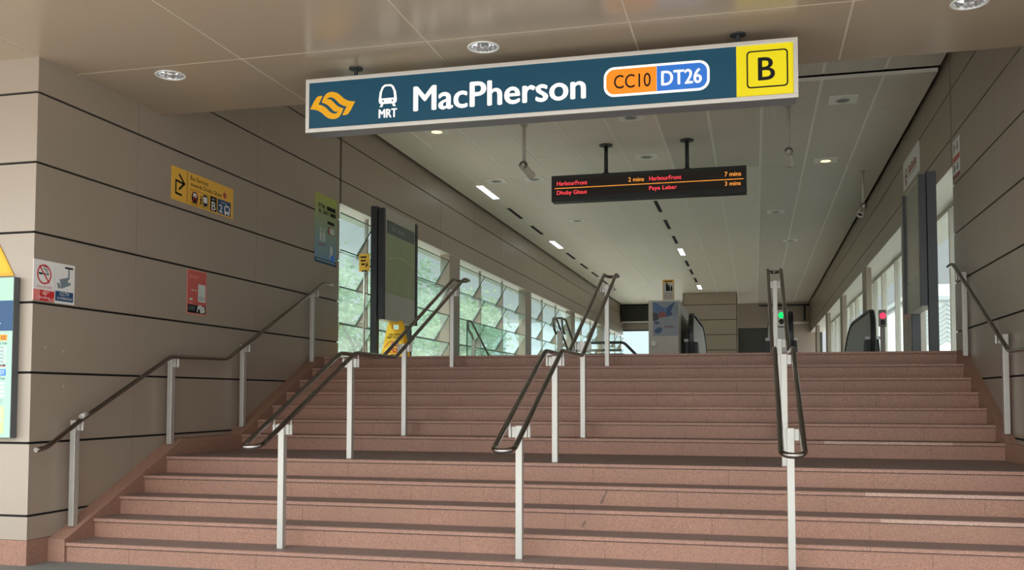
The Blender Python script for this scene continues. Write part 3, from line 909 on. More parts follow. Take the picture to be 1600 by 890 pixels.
# bus services sign
bs = thing('bus_services_sign', (WL, 9.21, 3.42), 'amber bus services sign with right turn arrow on the left wall', 'sign')
S = Sub(FW, 8.613, 3.419, 9.812, 3.766)
q = MB(); S.rect(q, 0, 0, 1, 1, 0, 0.006); q.build('board', M['amber'], bs)
q = MB()
S.rect(q, .228, .03, .234, .97, .006, .0068)
S.line(q, [(.145, .20), (.06, .22), (.06, .60), (.19, .56)], 0.022, .006, .0068)
S.line(q, [(.11, .80), (.188, .575), (.11, .36)], 0.024, .006, .0068)
q.build('arrow', M['black'], bs)
q = MB()
S.text(q, 'Bus Services', .28, .77, .56, .915, .006, 0.004)
S.text(q, 'towards Dhoby Ghaut', .28, .55, .79, .71, .006, 0.01)
S.frame(q, .275, .05, .575, .50, 0.004, .006, .0068)
q.build('lettering', M['black'], bs)
q = MB()
FW.disc(q, *S.m(.845, .68), 0.035, .006, .0068, 0)
S.rect(q, .837, .62, .853, .75, .0068, .0074, 1)
q.build('exit_dot', [M['salmon'], M['brownred']], bs)
q = MB()
# crossed-out train and a person walking to a bus
S.poly(q, [(.305, .12), (.395, .12), (.40, .33), (.375, .44), (.325, .44), (.30, .33)], .006, .0068, 0)
S.rect(q, .32, .28, .38, .40, .0068, .0074, 1)
S.poly(q, [(.31, .07), (.33, .12), (.37, .12), (.39, .07), (.375, .07), (.36, .1), (.34, .1), (.325, .07)], .006, .0068, 0)
S.line(q, [(.30, .10), (.40, .45)], 0.008, .0074, .0082, 2)
S.line(q, [(.30, .45), (.40, .10)], 0.008, .0074, .0082, 2)
S.poly(q, [(.425, .10), (.44, .22), (.432, .30), (.45, .34), (.462, .27), (.455, .20), (.465, .10), (.455, .10), (.447, .18), (.437, .10)], .006, .0068, 0)
FW.disc(q, *S.m(.447, .375), 0.010, .006, .0068, 0)
S.poly(q, [(.475, .10), (.56, .10), (.565, .38), (.545, .46), (.49, .46), (.472, .38)], .006, .0068, 0)
S.rect(q, .485, .21, .552, .40, .0068, .0074, 1)
FW.disc(q, *S.m(.488, .14), 0.008, .0068, .0074, 1); FW.disc(q, *S.m(.548, .14), 0.008, .0068, .0074, 1)
q.build('pictogram', [M['black'], M['white'], M['red']], bs)
q = MB(); S.rect(q, .60, .045, .71, .51, .006, .0068, 0); S.text(q, 'Exit', .63, .405, .68, .455, .0068, 0, 1); S.text(q, 'B', .625, .08, .69, .34, .0068, 0.012, 1)
q.build('exit_box', [M['black'], M['white']], bs)
q = MB(); S.rect(q, .725, .045, .955, .51, .006, .0068, 0); S.text(q, 'Bus Stop', .79, .39, .89, .455, .0068, 0, 1); S.text(q, '2', .75, .09, .81, .34, .0068, 0.01, 1)
S.poly(q, [(.845, .10), (.935, .10), (.94, .30), (.92, .37), (.86, .37), (.84, .30)], .0068, .0074, 1)
S.rect(q, .858, .18, .922, .32, .0074, .008, 0)
S.rect(q, .852, .055, .872, .10, .0068, .0074, 1); S.rect(q, .908, .055, .928, .10, .0068, .0074, 1)
q.build('bus_stop_box', [M['navy'], M['white']], bs)

# no smoking sign
ns = thing('no_smoking_sign', (WL, 6.83, 2.19), 'white no smoking sign with red ring at the wall corner', 'sign')
S = Sub(FW, 6.704, 2.19, 6.952, 2.532)
q = MB(); S.rect(q, 0, 0, 1, 1, 0, 0.004); q.build('board', M['white'], ns)
q = MB()
c_, r_ = S.m(.5, .655), 0.084
FW.ring(q, c_[0], c_[1], r_ - 0.013, r_, .004, .0050, 0)
S.line(q, [(.27, .85), (.73, .46)], 0.013, .0056, .0062, 0)
S.rect(q, .24, .645, .40, .69, .004, .0050, 1); S.rect(q, .40, .645, .72, .69, .004, .0050, 2)
S.line(q, [(.52, .86), (.46, .82), (.50, .78), (.56, .79), (.58, .73), (.66, .73), (.69, .67)], 0.006, .004, .005, 1)
S.line(q, [(.52, .86), (.60, .84), (.62, .78), (.70, .77)], 0.006, .004, .005, 1)
q.build('pictogram', [M['red'], M['black'], M['grey']], ns)
q = MB(); S.rect(q, 0, 0, 1, .27, .004, .005, 0); S.poly(q, [(.3, 0), (.68, 0), (1, .12), (1, .25), (.8, .25), (.55, .1), (.45, .27), (.32, .27)], .005, .0056, 1); q.build('red_band', [M['pink'], M['red']], ns)
q = MB(); S.text(q, 'Fine $1000', .18, .305, .88, .375, .004, 0.0, 0); S.text(q, 'No', .42, .155, .58, .225, .0056, 0, 1); S.text(q, 'Smoking', .26, .035, .8, .12, .0056, 0, 1)
q.build('lettering', [M['salmon'], M['white']], ns)
# cctv sign
cs = thing('camera_notice', (WL, 7.08, 2.185), 'white CCTV notice with grey camera picture beside the no smoking sign', 'sign')
S = Sub(FW, 6.957, 2.186, 7.202, 2.532)
q = MB(); S.rect(q, 0, 0, 1, 1, 0, 0.004); q.build('board', M['white'], cs)
q = MB()
S.rect(q, .49, .89, .90, .935, .004, .005, 0)
S.rect(q, .655, .60, .72, .89, .004, .005, 1)
S.poly(q, [(.22, .60), (.68, .68), (.80, .50), (.32, .37)], .005, .0056, 1)
S.poly(q, [(.10, .51), (.20, .51), (.26, .45), (.30, .40), (.16, .36), (.13, .42)], .005, .0056, 1)
FW.disc(q, *S.m(.70, .585), 0.014, .0056, .0062, 2)
q.build('pictogram', [M['black'], M['grey'], M['white']], cs)
q = MB(); S.rect(q, .03, .06, .93, .305, .004, .005, 0); S.text(q, 'CCTV', .25, .20, .72, .285, .005, 0.012, 1); S.text(q, 'IN OPERATION', .13, .10, .86, .165, .005, 0.004, 1)
q.build('caption_band', [M['navy'], M['white']], cs)

# red poster
rp = thing('red_poster', (WL, 9.11, 2.26), 'small red notice with grey foot on the left wall under the bus sign', 'poster')
S = Sub(FW, 8.928, 2.262, 9.292, 2.735)
q = MB(); S.rect(q, 0, 0, 1, 1, 0, 0.003, 0); S.rect(q, .03, .215, .97, .985, .003, .0036, 1); S.rect(q, .03, .03, .97, .215, .003, .0036, 2)
q.build('sheet', [M['pink'], M['salmon'], M['black']], rp)
q = MB()
S.rect(q, .56, .30, .94, .70, .0036, .0042, 0)
S.bars(q, .60, .32, .9, .42, 3, .4, .0042, .0046, 1, .2, 4)
S.bars(q, .08, .80, .8, .88, 2, .45, .0036, .0042, 2, .3, 2)
S.rect(q, .2, .535, .34, .555, .0036, .0042, 0); S.rect(q, .38, .535, .5, .555, .0036, .0042, 0)
S.rect(q, .13, .31, .27, .36, .0036, .0042, 0); S.rect(q, .13, .235, .27, .265, .0036, .0042, 2)
S.bars(q, .08, .08, .45, .18, 4, .35, .0036, .0042, 1, .3, 3)
S.poly(q, [(.5, .06), (.55, .2), (.68, .235), (.78, .2), (.9, .2), (.93, .1), (.88, .05), (.68, .05), (.66, .13), (.58, .13), (.54, .06)], .0036, .0042, 0)
q.build('print', [M['paper'], M['grey'], M['pink']], rp)

# green and blue poster
M['posterg'] = vgrad('green_to_blue_print', srgb(120, 160, 185), srgb(172, 180, 60), 0.15, 0.95)
gp = thing('green_poster', (WL, 12.28, 3.23), 'tall green to blue poster on the left wall above the top of the stair', 'poster')
S = Sub(FW, 11.93, 3.23, 12.634, 4.19)
q = MB(); S.rect(q, 0, 0, 1, 1, 0, 0.003); q.build('sheet', M['posterg'], gp)
q = MB()
S.text(q, 'FESTIVAL', .13, .80, .46, .86, .003, 0.02, 0); S.bars(q, .52, .80, .93, .86, 1, 1.0, .003, .0036, 0, .0, 1)
S.text(q, 'AND', .15, .725, .28, .78, .003, 0.02, 0); S.text(q, 'CONNECT', .33, .725, .64, .78, .003, 0.02, 0); S.bars(q, .69, .725, .94, .78, 1, 1.0, .003, .0036, 0, .0, 1)
S.bars(q, .15, .66, .9, .70, 2, .3, .003, .0036, 1, .2, 5)
S.bars(q, .13, .50, .5, .60, 5, .3, .003, .0036, 1, .4, 6)
F_ = S
S.rect(q, .56, .60, .88, .645, .003, .0036, 0)
S.poly(q, [(.56, .48), (.58, .55), (.66, .575), (.86, .57), (.95, .47), (.80, .45), (.62, .45)], .003, .0036, 2)
S.poly(q, [(.66, .48), (.66, .555), (.86, .56), (.92, .47), (.74, .46)], .0036, .0042, 3)
S.bars(q, .57, .34, .95, .43, 4, .35, .003, .0036, 1, .2, 7)
for u_ in (.27, .41):
    S.poly(q, [(u_ - .05, .32), (u_ - .05, .44), (u_, .47), (u_ + .05, .44), (u_ + .05, .32), (u_ + .01, .32), (u_, .41), (u_ - .01, .32)], .003, .0036, 3)
    FW.disc(q, *S.m(u_, .495), 0.022, .003, .0036, 3)
S.bars(q, .13, .24, .5, .29, 2, .4, .003, .0036, 4, .2, 8)
S.bars(q, .13, .12, .58, .22, 6, .3, .003, .0036, 1, .2, 9)
S.poly(q, [(.68, .10), (.68, .22), (.72, .29), (.78, .29), (.82, .22), (.80, .12)], .003, .0036, 3)
FW.disc(q, *S.m(.80, .11), 0.055, .0036, .0042, 5)
S.rect(q, 0, 0, 1, .07, .003, .0036, 6)
S.bars(q, .06, .025, .94, .05, 1, .6, .0036, .0042, 7, .0, 1)
q.build('print', [M['black'], M['mapgreen'], M['brownred'], M['paper'], M['brownred'], M['blue'], M['navy'], M['mint']], gp)

# warning notices on the right wall
FR = Face((WR - 0.001, 0, 0), (0, -1, 0), (0, 0, 1), (-1, 0, 0))
for i, (z0, z1, lab) in enumerate(((4.19, 4.455, 'upper of two pale notices at the end of the right wall'), (3.99, 4.185, 'lower of two pale notices at the end of the right wall, red foot'))):
    t = thing('wall_notice', (WR, 12.21, z0), lab, 'notice')
    S = Sub(FR, -12.41, z0, -12.02, z1)
    q = MB(); S.rect(q, 0, 0, 1, 1, 0, .003); q.build('sheet', M['white'], t)
    q = MB()
    S.rect(q, 0, 0, 1, .26, .003, .0036, 0)
    S.rect(q, .15, .42, .28, .85, .003, .0036, 1); S.rect(q, .15, .56, .36, .74, .0034, .004, 1)
    S.rect(q, .62, .42, .74, .85, .003, .0036, 1); S.rect(q, .56, .5, .8, .6, .0034, .004, 1)
    q.build('print', [M['brownred'] if i else M['salmon'], M['title']], t)

# ------------------------------------------------------------------ map board at the left edge, on the pier
mbd = thing('map_board', (-6.48, 6.67, 1.04), 'mint and navy station information board on the pier at the left edge', 'sign')
MB().box(-7.04, 6.64, 1.045, -5.924, 6.708, 2.375).build('casing', M['greypost'], mbd, bevel=0.003)
FM = Face((0, 6.639, 0), (1, 0, 0), (0, 0, 1), (0, -1, 0))
S = Sub(FM, -7.035, 1.05, -5.928, 2.37)
q = MB(); S.rect(q, 0, 0, 1, 1, 0, .002, 0); q.build('sheet', M['mint'], mbd)
q = MB(); S.rect(q, 0, .665, 1, .855, .002, .003, 0); S.text(q, 'MRT', .76, .68, .895, .715, .003, 0.01, 1); q.build('title_band', [M['navy'], M['white']], mbd)
q = MB()
S.rect(q, .06, .605, .955, .642, .002, .003, 0); S.text(q, 'CC', .905, .612, .945, .634, .003, 0.02, 1)
S.text(q, 'Last Train', .87, .58, .955, .596, .002, 0, 1)
S.rect(q, .06, .385, .95, .425, .002, .003, 2); S.text(q, 'DT', .90, .393, .94, .417, .003, 0.02, 3)
S.text(q, 'Last Train', .86, .36, .945, .376, .002, 0, 1)
for k in range(6): S.rect(q, .06, .555 - k * .022, .95, .567 - k * .022, .002, .003, 3)
for k in range(4): S.rect(q, .06, .33 - k * .026, .945, .345 - k * .026, .002, .003, 3)
for k in range(6): S.rect(q, .88, .558 - k * .022, .93, .564 - k * .022, .003, .0036, 4)
S.rect(q, .86, .44, .945, .455, .002, .003, 5)
S.bars(q, .86, .205, .93, .235, 2, .3, .002, .003, 4, .1, 3)
q.build('timetable', [M['orange'], M['black'], M['blue'], M['paper'], M['grey'], M['pink']], mbd)
q = MB(); S.rect(q, .04, .025, .945, .195, .002, .003, 0)
S.line(q, [(.06, .07), (.5, .12), (.94, .105)], 0.012, .003, .0036, 1); S.line(q, [(.7, .03), (.74, .18)], 0.009, .003, .0036, 1); S.line(q, [(.9, .03), (.93, .19)], 0.006, .003, .0036, 1)
q.build('street_map', [M['lime'], M['paper']], mbd)
ws = thing('warning_triangle', (-6.42, 6.70, 2.39), 'yellow warning triangle just above the station information board', 'sign')
FT = Face((0, 6.70, 0), (1, 0, 0), (0, 0, 1), (0, -1, 0))
q = MB(); FT.poly(q, [(-6.54, 2.392), (-5.985, 2.392), (-6.26, 2.86)], -.008, .0); q.build('board', M['cyellow'], ws)
q = MB()
FT.line(q, [(-6.51, 2.41), (-6.015, 2.41), (-6.26, 2.825), (-6.51, 2.41)], 0.008, 0, .001); q.build('border', M['gold'], ws)

# ------------------------------------------------------------------ left hall openings: fins, louvre panes
def louvre_window(i, y0, cols, name):
    t = bpy.data.objects.new(name, None); COL.objects.link(t); t.location = (WL, y0, ZF); t['kind'] = 'structure'
    cw = 1.94
    for c in range(cols + 1):
        yf = y0 + c * cw
        fin = MB().box(-5.975, yf - 0.025, ZF, -5.93, yf + 0.025, 4.19)
        for rw_ in range(5):
            zt = 4.06 - rw_ * 0.54; zb = max(zt - 0.47, ZF)
            if zb > zt - 0.25: continue
            zk = zt - 0.47 * (5.975 - 5.82) / 0.30
            xb = -5.82 - 0.30 * (zt - zb) / 0.47
            fin.prism([(-5.970, yf - 0.022, zk), (xb, yf - 0.022, zb), (xb, yf - 0.022, zb - 0.03), (-5.970, yf - 0.022, zb - 0.07)], (0, 0.044, 0))
        fin.build('fin', M['panel'], t)
    for c in range(cols):
        ya, yb = y0 + c * cw + 0.035, y0 + (c + 1) * cw - 0.035
        if ya < 12.82: ya = 12.82
        for rw_ in range(5):
            zt = 4.06 - rw_ * 0.54
            zb = zt - 0.47
            if zb < ZF - 0.1: continue
            d = 0.30
            a = Vector((-5.82, 0, zt)); b = Vector((-5.82 - d, 0, zb))
            n_ = Vector((0.47, 0, -d)).normalized() * 0.012
            pane = MB().hexa([(b.x, ya, b.z), (b.x + n_.x, ya, b.z + n_.z), (b.x + n_.x, yb, b.z + n_.z), (b.x, yb, b.z), (a.x, ya, a.z), (a.x + n_.x, ya, a.z + n_.z), (a.x + n_.x, yb, a.z + n_.z), (a.x, yb, a.z)])
            po = pane.build('pane', M['glass'], t)
            e = MB()
            e.tube([(b.x + .004, ya, b.z), (b.x + .004, yb, b.z)], 0.009, 6)
            e.tube([(a.x, ya, a.z), (a.x, yb, a.z)], 0.009, 6)
            e.tube([(a.x, yb, a.z), (b.x, yb, b.z)], 0.012, 6)
            e.build('pane_edge', M['edge'], po)
    return t
louvre_window(1, 12.15, 3, 'window_1')
louvre_window(2, 18.62, 3, 'window_2')
louvre_window(3, 25.07, 3, 'window_3')
louvre_window(4, 31.52, 3, 'window_4')
louvre_window(5, 37.97, 3, 'window_5')

# right hall openings: frames and glass set to the outer face
def right_window(y0, y1, ms, name):
    t = bpy.data.objects.new(name, None); COL.objects.link(t); t.location = (WR, y0, ZF); t['kind'] = 'structure'
    x = 2.82
    fr = MB()
    fr.box(x - 0.03, y0, 4.13, x + 0.03, y1, 4.19); fr.box(x - 0.03, y0, ZF, x + 0.03, y1, ZF + 0.06)
    for m_ in [y0 + 0.03] + ms + [y1 - 0.03]: fr.box(x - 0.05, m_ - 0.03, ZF, x + 0.05, m_ + 0.03, 4.15)
    fr.build('window_frame', M['offwhite'], t)
    edges = [y0] + ms + [y1]
    for a, b in zip(edges[:-1], edges[1:]):
        MB().box(x - 0.005, a + 0.03, ZF + 0.05, x + 0.005, b - 0.03, 4.14).build('pane', M['clear'], t)
    return t
right_window(12.54, 16.8, [15.05], 'window_6')
right_window(16.8, 22.75, [18.1, 19.2, 20.7], 'window_7')
right_window(22.75, 28.6, [24.3, 25.2, 26.6], 'window_8')
right_window(28.6, 34.3, [30.2, 31.9], 'window_9')
right_window(34.3, 40.0, [36.0, 37.7], 'window_10')

# ------------------------------------------------------------------ information boards in the hall
def info_board(x0, x1, y0, y1, sgn, label, title):
    """double faced board: grey end plates with a slit, a panel between, sgn = which x face shows"""
    t = thing('information_board', ((x0 + x1) / 2, (y0 + y1) / 2, ZF), label, 'sign')
    w = x1 - x0
    dk = M['char'] if sgn > 0 else M['greypost']
    out0, out1 = (x0, x0 + w * 0.5) if sgn > 0 else (x1 - w * 0.55, x1)
    in0, in1 = (x0 + w * 0.58, x1) if sgn > 0 else (x0, x1 - w * 0.61)
    for ya in (y0, y1 - 0.10):
        MB().box(out0, ya, ZF, out1, ya + 0.10, 4.21).build('end_post', dk, t)
        MB().box(in0, ya + 0.01, 2.53, in1, ya + 0.09, 4.18).build('end_plate', dk, t)
    MB().box(x0 + 0.03, y0 + 0.1, 2.53, x1 - 0.012, y1 - 0.1, 4.20).build('panel', M['steel'], t)
    F = Face((x1 - 0.012 if sgn > 0 else x0 + 0.012 + 0.018, 0, 0), (0, sgn, 0), (0, 0, 1), (sgn, 0, 0))
    ua, ub = (y0 + 0.1, y1 - 0.1) if sgn > 0 else (-(y1 - 0.1), -(y0 + 0.1))
    S = Sub(F, ua, 2.53, ub, 4.20)
    if title:
        q = MB(); S.rect(q, .05, .78, .97, .90, 0, .004, 0); [S.rect(q, .2 + .036 * k, .82, .226 + .036 * k, .86 - .01 * (k % 3), .004, .005, 1) for k in range(12) if k != 4]; q.build('title_band', [M['title'], M['grey']], t)
        q = MB(); S.rect(q, .05, .24, .97, .775, 0, .004, 0); S.line(q, [(.06, .55), (.5, .60), (.95, .56)], 0.012, .004, .005, 1); S.line(q, [(.3, .26), (.5, .5), (.62, .75)], 0.010, .004, .005, 1); S.line(q, [(.75, .26), (.86, .5), (.9, .75)], 0.01, .004, .005, 1)
        q.build('map_sheet', [M['mapgreen'], M['lime']], t)
    else:
        q = MB(); S.rect(q, .03, .24, .97, .97, 0, .004); q.build('cover_glass', M['boardface'], t)
    return t
info_board(-5.50, -5.30, 13.18, 14.68, 1, 'dark framed green map board beside the left windows', True)
info_board(2.02, 2.22, 12.80, 14.25, -1, 'grey framed information board beside the right windows', False)

# white banner sign on the upper right hall wall
hs = thing('wall_banner', (WR, 15.53, 4.66), 'pale sign with red emblem and lettering high on the right hall wall', 'sign')
S = Sub(FR, -16.27, 4.66, -14.78, 5.11)
q = MB(); S.rect(q, 0, 0, 1, 1, 0, .012); q.build('board', M['white'], hs)
q = MB(); S.F.ring(q, *S.m(.2, .42), 0.085, 0.12, .012, .013, 0); S.rect(q, .17, .08, .23, .26, .012, .013, 0); S.rect(q, .14, .36, .26, .47, .0125, .0135, 0)
q.build('emblem', M['brownred'], hs)
q = MB(); [S.rect(q, .36 + .085 * k, .36, .425 + .085 * k, .66 - .06 * (k % 2), .012, .013, 0) for k in range(6)]; S.rect(q, .36, .27, .86, .30, .012, .013, 0); q.build('lettering', M['brownred'], hs)

# yellow notice on a slim stand in front of the first window
yn = thing('yellow_stand_sign', (-5.64, 13.3, ZF), 'small yellow notice on a slim steel stand at the first louvre window', 'sign')
FY = Face((0, 13.29, 0), (1, 0, 0), (0, 0, 1), (0, -1, 0))
q = MB().tube([(-5.645, 13.3, ZF + 0.02), (-5.645, 13.3, 3.26)], 0.016, 12); q.tube([(-5.70, 13.3, 2.50), (-5.60, 13.3, 2.50)], 0.007, 8); q.build('pole', M['steel'], yn)
MB().lathe((-5.645, 13.3, ZF), (0, 0, 1), [(0, 0), (0.11, 0), (0.11, 0.015), (0.02, 0.03), (0, 0.03)], 24).build('base', M['steel'], yn)
q = MB(); FY.rect(q, -5.73, 3.255, -5.562, 3.52, -.008, 0); q.build('board', M['amber'], yn)
q = MB()
S = Sub(FY, -5.73, 3.255, -5.562, 3.52)
S.rect(q, .14, .77, .70, .86, 0, .001); S.rect(q, .16, .57, .62, .66, 0, .001); S.rect(q, .22, .36, .56, .46, 0, .001)
S.poly(q, [(.60, .18), (.72, .55), (.84, .36)], 0, .001); S.rect(q, .28, -.02, .78, .07, 0, .003)
q.build('lettering', M['black'], yn)

# wet floor sign under the map board
wf = thing('wet_floor_sign', (-5.36, 13.9, ZF), 'yellow caution wet floor A-frame under the dark framed green map board', 'sign')
def a_leaf(y_bot, y_top, nm):
    mbx = MB()
    w0, w1, H = 0.20, 0.125, 0.635
    cx0 = -5.36
    def pt(a, h, off=0): return Vector((cx0 + a, y_bot + (y_top - y_bot) * h / H + off, ZF + h))
    # outline split round the hand hole
    strips = [(0, 0.50, [(-1, 1)]), (0.50, 0.575, [(-1, -.42), (.42, 1)]), (0.575, H, [(-1, 1)])]
    for h0, h1, spans in strips:
        for a, b in spans:
            def wd(h):
                return w0 + (w1 - w0) * min(1, h / 0.60) - (0.03 * max(0, (h - 0.60) / 0.035))
            q8 = [pt(a * wd(h0), h0), pt(b * wd(h0), h0), pt(b * wd(h0), h0, 0.012), pt(a * wd(h0), h0, 0.012), pt(a * wd(h1), h1), pt(b * wd(h1), h1), pt(b * wd(h1), h1, 0.012), pt(a * wd(h1), h1, 0.012)]
            mbx.hexa(q8)
    return mbx.build(nm, M['cyellow'], wf)
fl_ = a_leaf(13.72, 13.86, 'front_leaf')
a_leaf(14.02, 13.875, 'rear_leaf')
sl = (Vector((0, 13.86 - 13.72, 0.635))).normalized()
FA = Face((-5.36, 13.719, ZF), (1, 0, 0), sl, Vector((0, -sl.z, sl.y)))
q = MB()
FA.text(q, 'CAUTION', -.095, .41, .095, .445, 0, .001, 0.02, 0); FA.text(q, 'WET FLOOR', -.12, .365, .12, .40, 0, .001, 0.02, 0)
FA.line(q, [(-.15, .22), (-.10, .29), (-.04, .33), (.03, .31), (.08, .20), (.11, .15)], 0.009, 0, .001, 1)
FA.line(q, [(-.02, .26), (.06, .25)], 0.02, 0, .001, 1); FA.line(q, [(-.03, .28), (-.02, .19), (.03, .15)], 0.022, 0, .001, 1); FA.line(q, [(-.02, .21), (.06, .20), (.05, .15)], 0.016, 0, .001, 1)
FA.line(q, [(-.06, .145), (.13, .145)], 0.008, 0, .001, 1); FA.disc(q, -.02, .295, .014, 0, .001, 1)
FA.line(q, [(-.12, .10), (-.11, .06), (-.08, .055)], 0.01, 0, .001, 0); FA.line(q, [(-.14, .09), (-.145, .07)], 0.01, 0, .001, 0); FA.line(q, [(-.09, .11), (-.075, .09)], 0.01, 0, .001, 0)
FA.line(q, [(-.04, .11), (.04, .11)], 0.008, 0, .001, 0); FA.line(q, [(-.04, .085), (.04, .085)], 0.008, 0, .001, 0); FA.line(q, [(-.04, .055), (.04, .055)], 0.008, 0, .001, 0); FA.line(q, [(0, .125), (0, .05)], 0.008, 0, .001, 0)
q.build('print', [M['black'], M['red']], fl_)

# ------------------------------------------------------------------ stair down inside the hall, left
ds = thing('descending_stair', (-4.55, 20.5, 0.1), 'stair going down in the hall between the glass balustrade and the parapet', 'stairs')
q = MB()
for k in range(11): q.box(-5.6, 18.1 + k * 0.3, 0.0, -3.5, 18.1 + (k + 1) * 0.3 + (0 if k < 10 else 4), ZF - 0.16 * (k + 1))
q.build('step', M['tread'], ds)
def down_rail(x, label, loop):
    t = thing('stair_guard_rail', (x, 18.0, ZF), label, 'handrail')
    if loop:
        for dx in (0, 0.17):
            pts = [(x + dx, 18.15, 2.60), (x + dx, 17.95, 2.70), (x + dx, 17.85, 2.88), (x + dx, 18.25, 2.88), (x + dx, 21.5, 1.32)]
            MB().tube(fillet(pts, 0.06), 0.021, 10).build('rail', M['bsteel'], t)
        MB().tube([(x, 17.86, 2.88), (x + 0.17, 17.86, 2.88)], 0.021, 10).tube([(x, 18.12, 2.62), (x + 0.17, 18.12, 2.62)], 0.021, 10).build('rail_end', M['bsteel'], t)
        MB().box(x + 0.03, 18.10, ZF, x + 0.13, 18.18, 2.66).build('post', M['steel'], t)
    else:
        pts = [(x + 0.08, 18.15, 2.48), (x + 0.06, 18.1, 2.60), (x + 0.0, 18.06, 2.70), (x, 18.02, 2.88), (x, 18.25, 2.88), (x, 21.5, 1.32)]
        MB().tube(fillet(pts, 0.05), 0.021, 10).build('rail', M['bsteel'], t)
        MB().box(x + 0.05, 18.12, ZF, x + 0.11, 18.18, 2.52).build('post', M['steel'], t)
        MB().box(x - 0.02, 18.02, ZF, x - 0.005, 21.0, 2.88).build('glass_panel', M['balglass'], t)
        MB().box(x - 0.022, 18.00, ZF, x - 0.003, 18.022, 2.88).build('glass_edge', M['edge'], t)
    return t
down_rail(-5.46, 'dark guard rail and glass panel against the louvre windows', False)
down_rail(-3.72, 'dark looped handrail end on a steel post behind the middle stair handrail', True)
# far guard
gd = thing('guard_fence', (-4.6, 30.3, ZF), 'dark angled guard fence low in front of the bright far opening', 'fence')
q = MB().tube(fillet([(-5.5, 30, 3.09), (-3.98, 30, 3.09), (-3.25, 30, 2.35), (-3.1, 30, 1.92)], 0.1), 0.045, 10); q.build('top_rail', M['char'], gd)
q = MB().tube([(-5.5, 30, 2.85), (-4.05, 30, 2.85)], 0.04, 10); q.build('lower_rail', M['bsteel'], gd)
q = MB().prism([(-5.5, 30.03, 1.93), (-3.2, 30.03, 1.93), (-3.3, 30.03, 2.3), (-4.0, 30.03, 2.75), (-5.5, 30.03, 2.75)], (0, .03, 0)); q.build('infill_panel', M['greypost'], gd)

# ------------------------------------------------------------------ poster parapet with its sign
pp = thing('parapet', (-1.55, 18.4, ZF), 'pale stone parapet block at the head of the left escalator', 'wall block')
MB().box(-1.815, 17.0, ZF, -1.29, 20.0, 3.07).build('block', M['stone'], pp, bevel=0.01)
FP = Face((0, 16.999, 0), (1, 0, 0), (0, 0, 1), (0, -1, 0))
q = MB(); q.box(-1.82, 16.995, 3.068, -1.285, 20.0, 3.09); q.build('coping', M['steel'], pp)
ps = thing('advert_poster', (-1.51, 17.0, 2.46), 'blue and grey advertising poster on the pale parapet block', 'poster')
S = Sub(FP, -1.738, 2.46, -1.294, 3.062)
FP.o = FP.o + Vector((0, -.001, 0))
M['adgrey'] = mat('advert_grey_print', srgb(135, 138, 146), 0.35, noise=0.1, nscale=5)
M['adblue'] = mat('advert_blue_print', srgb(60, 95, 140), 0.35, noise=0.2, nscale=8)
q = MB(); S.rect(q, 0, 0, 1, 1, 0, .006); q.build('sheet', M['adgrey'], ps)
q = MB()
S.poly(q, [(0, .72), (0, .98), (.12, .98), (.35, .85), (.62, .8), (.62, .68), (.3, .62)], .006, .007, 0)
S.poly(q, [(.52, .55), (.55, .80), (.60, .86), (.88, .99), (.72, .72), (.78, .6)], .006, .0075, 1)
S.poly(q, [(.78, .55), (.78, .82), (.88, .9), (1, .92), (1, .62), (.92, .6)], .006, .007, 2)
S.poly(q, [(.2, .60), (.3, .72), (.5, .68), (.52, .56), (.3, .52)], .0072, .008, 3)
S.poly(q, [(0, .45), (0, .70), (.2, .66), (.25, .5), (.12, .44)], .006, .0068, 4)
S.poly(q, [(.06, .12), (.1, .2), (.26, .26), (.38, .22), (.32, .1), (.16, .06)], .006, .007, 1)
S.poly(q, [(.05, .36), (.2, .34), (.28, .38), (.2, .42), (.08, .42)], .006, .007, 1)
S.rect(q, .45, .265, .8, .285, .006, .007, 4); S.rect(q, .45, .225, .88, .245, .006, .007, 3)
q.build('print', [M['adblue'], M['navy'], M['grey'], M['brownred'], M['char']], ps)
sb = thing('switch_box', (-1.725, 17.0, 2.27), 'small pale switch box low on the parapet below the advert', 'box')
MB().box(-1.768, 16.965, 2.272, -1.682, 16.999, 2.378).build('box', M['offwhite'], sb, bevel=0.006)
MB().box(-1.758, 16.962, 2.285, -1.692, 16.966, 2.368).build('cover', M['white'], sb)
es = thing('escalator_notice', (-1.478, 17.2, 3.09), 'upright amber framed safety notice standing on the parapet', 'sign')
FE = Face((0, 17.19, 0), (1, 0, 0), (0, 0, 1), (0, -1, 0))
q = MB(); FE.rrect(q, -1.582, 3.09, -1.376, 3.475, 0.02, -.02, 0); q.build('board', M['amber'], es)
q = MB(); FE.rrect(q, -1.57, 3.10, -1.388, 3.42, 0.004, 0, .001, 0)
FE.rect(q, -1.55, 3.435, -1.41, 3.452, 0, .001, 1)
for a, h in ((-1.505, .12), (-1.47, .08), (-1.425, .06)):
    FE.rect(q, a - .018, 3.27, a + .018, 3.27 + h, .001, .002, 1); FE.disc(q, a, 3.285 + h, 0.016, .001, .002, 1)
FE.ring(q, -1.52, 3.17, .022, .03, .001, .002, 2); FE.ring(q, -1.44, 3.17, .022, .03, .001, .002, 2)
FE.rect(q, -1.55, 3.225, -1.41, 3.232, .001, .002, 1); FE.rect(q, -1.55, 3.10, -1.41, 3.11, .001, .002, 1)
q.build('print', [M['offwhite'], M['black'], M['brownred']], es)

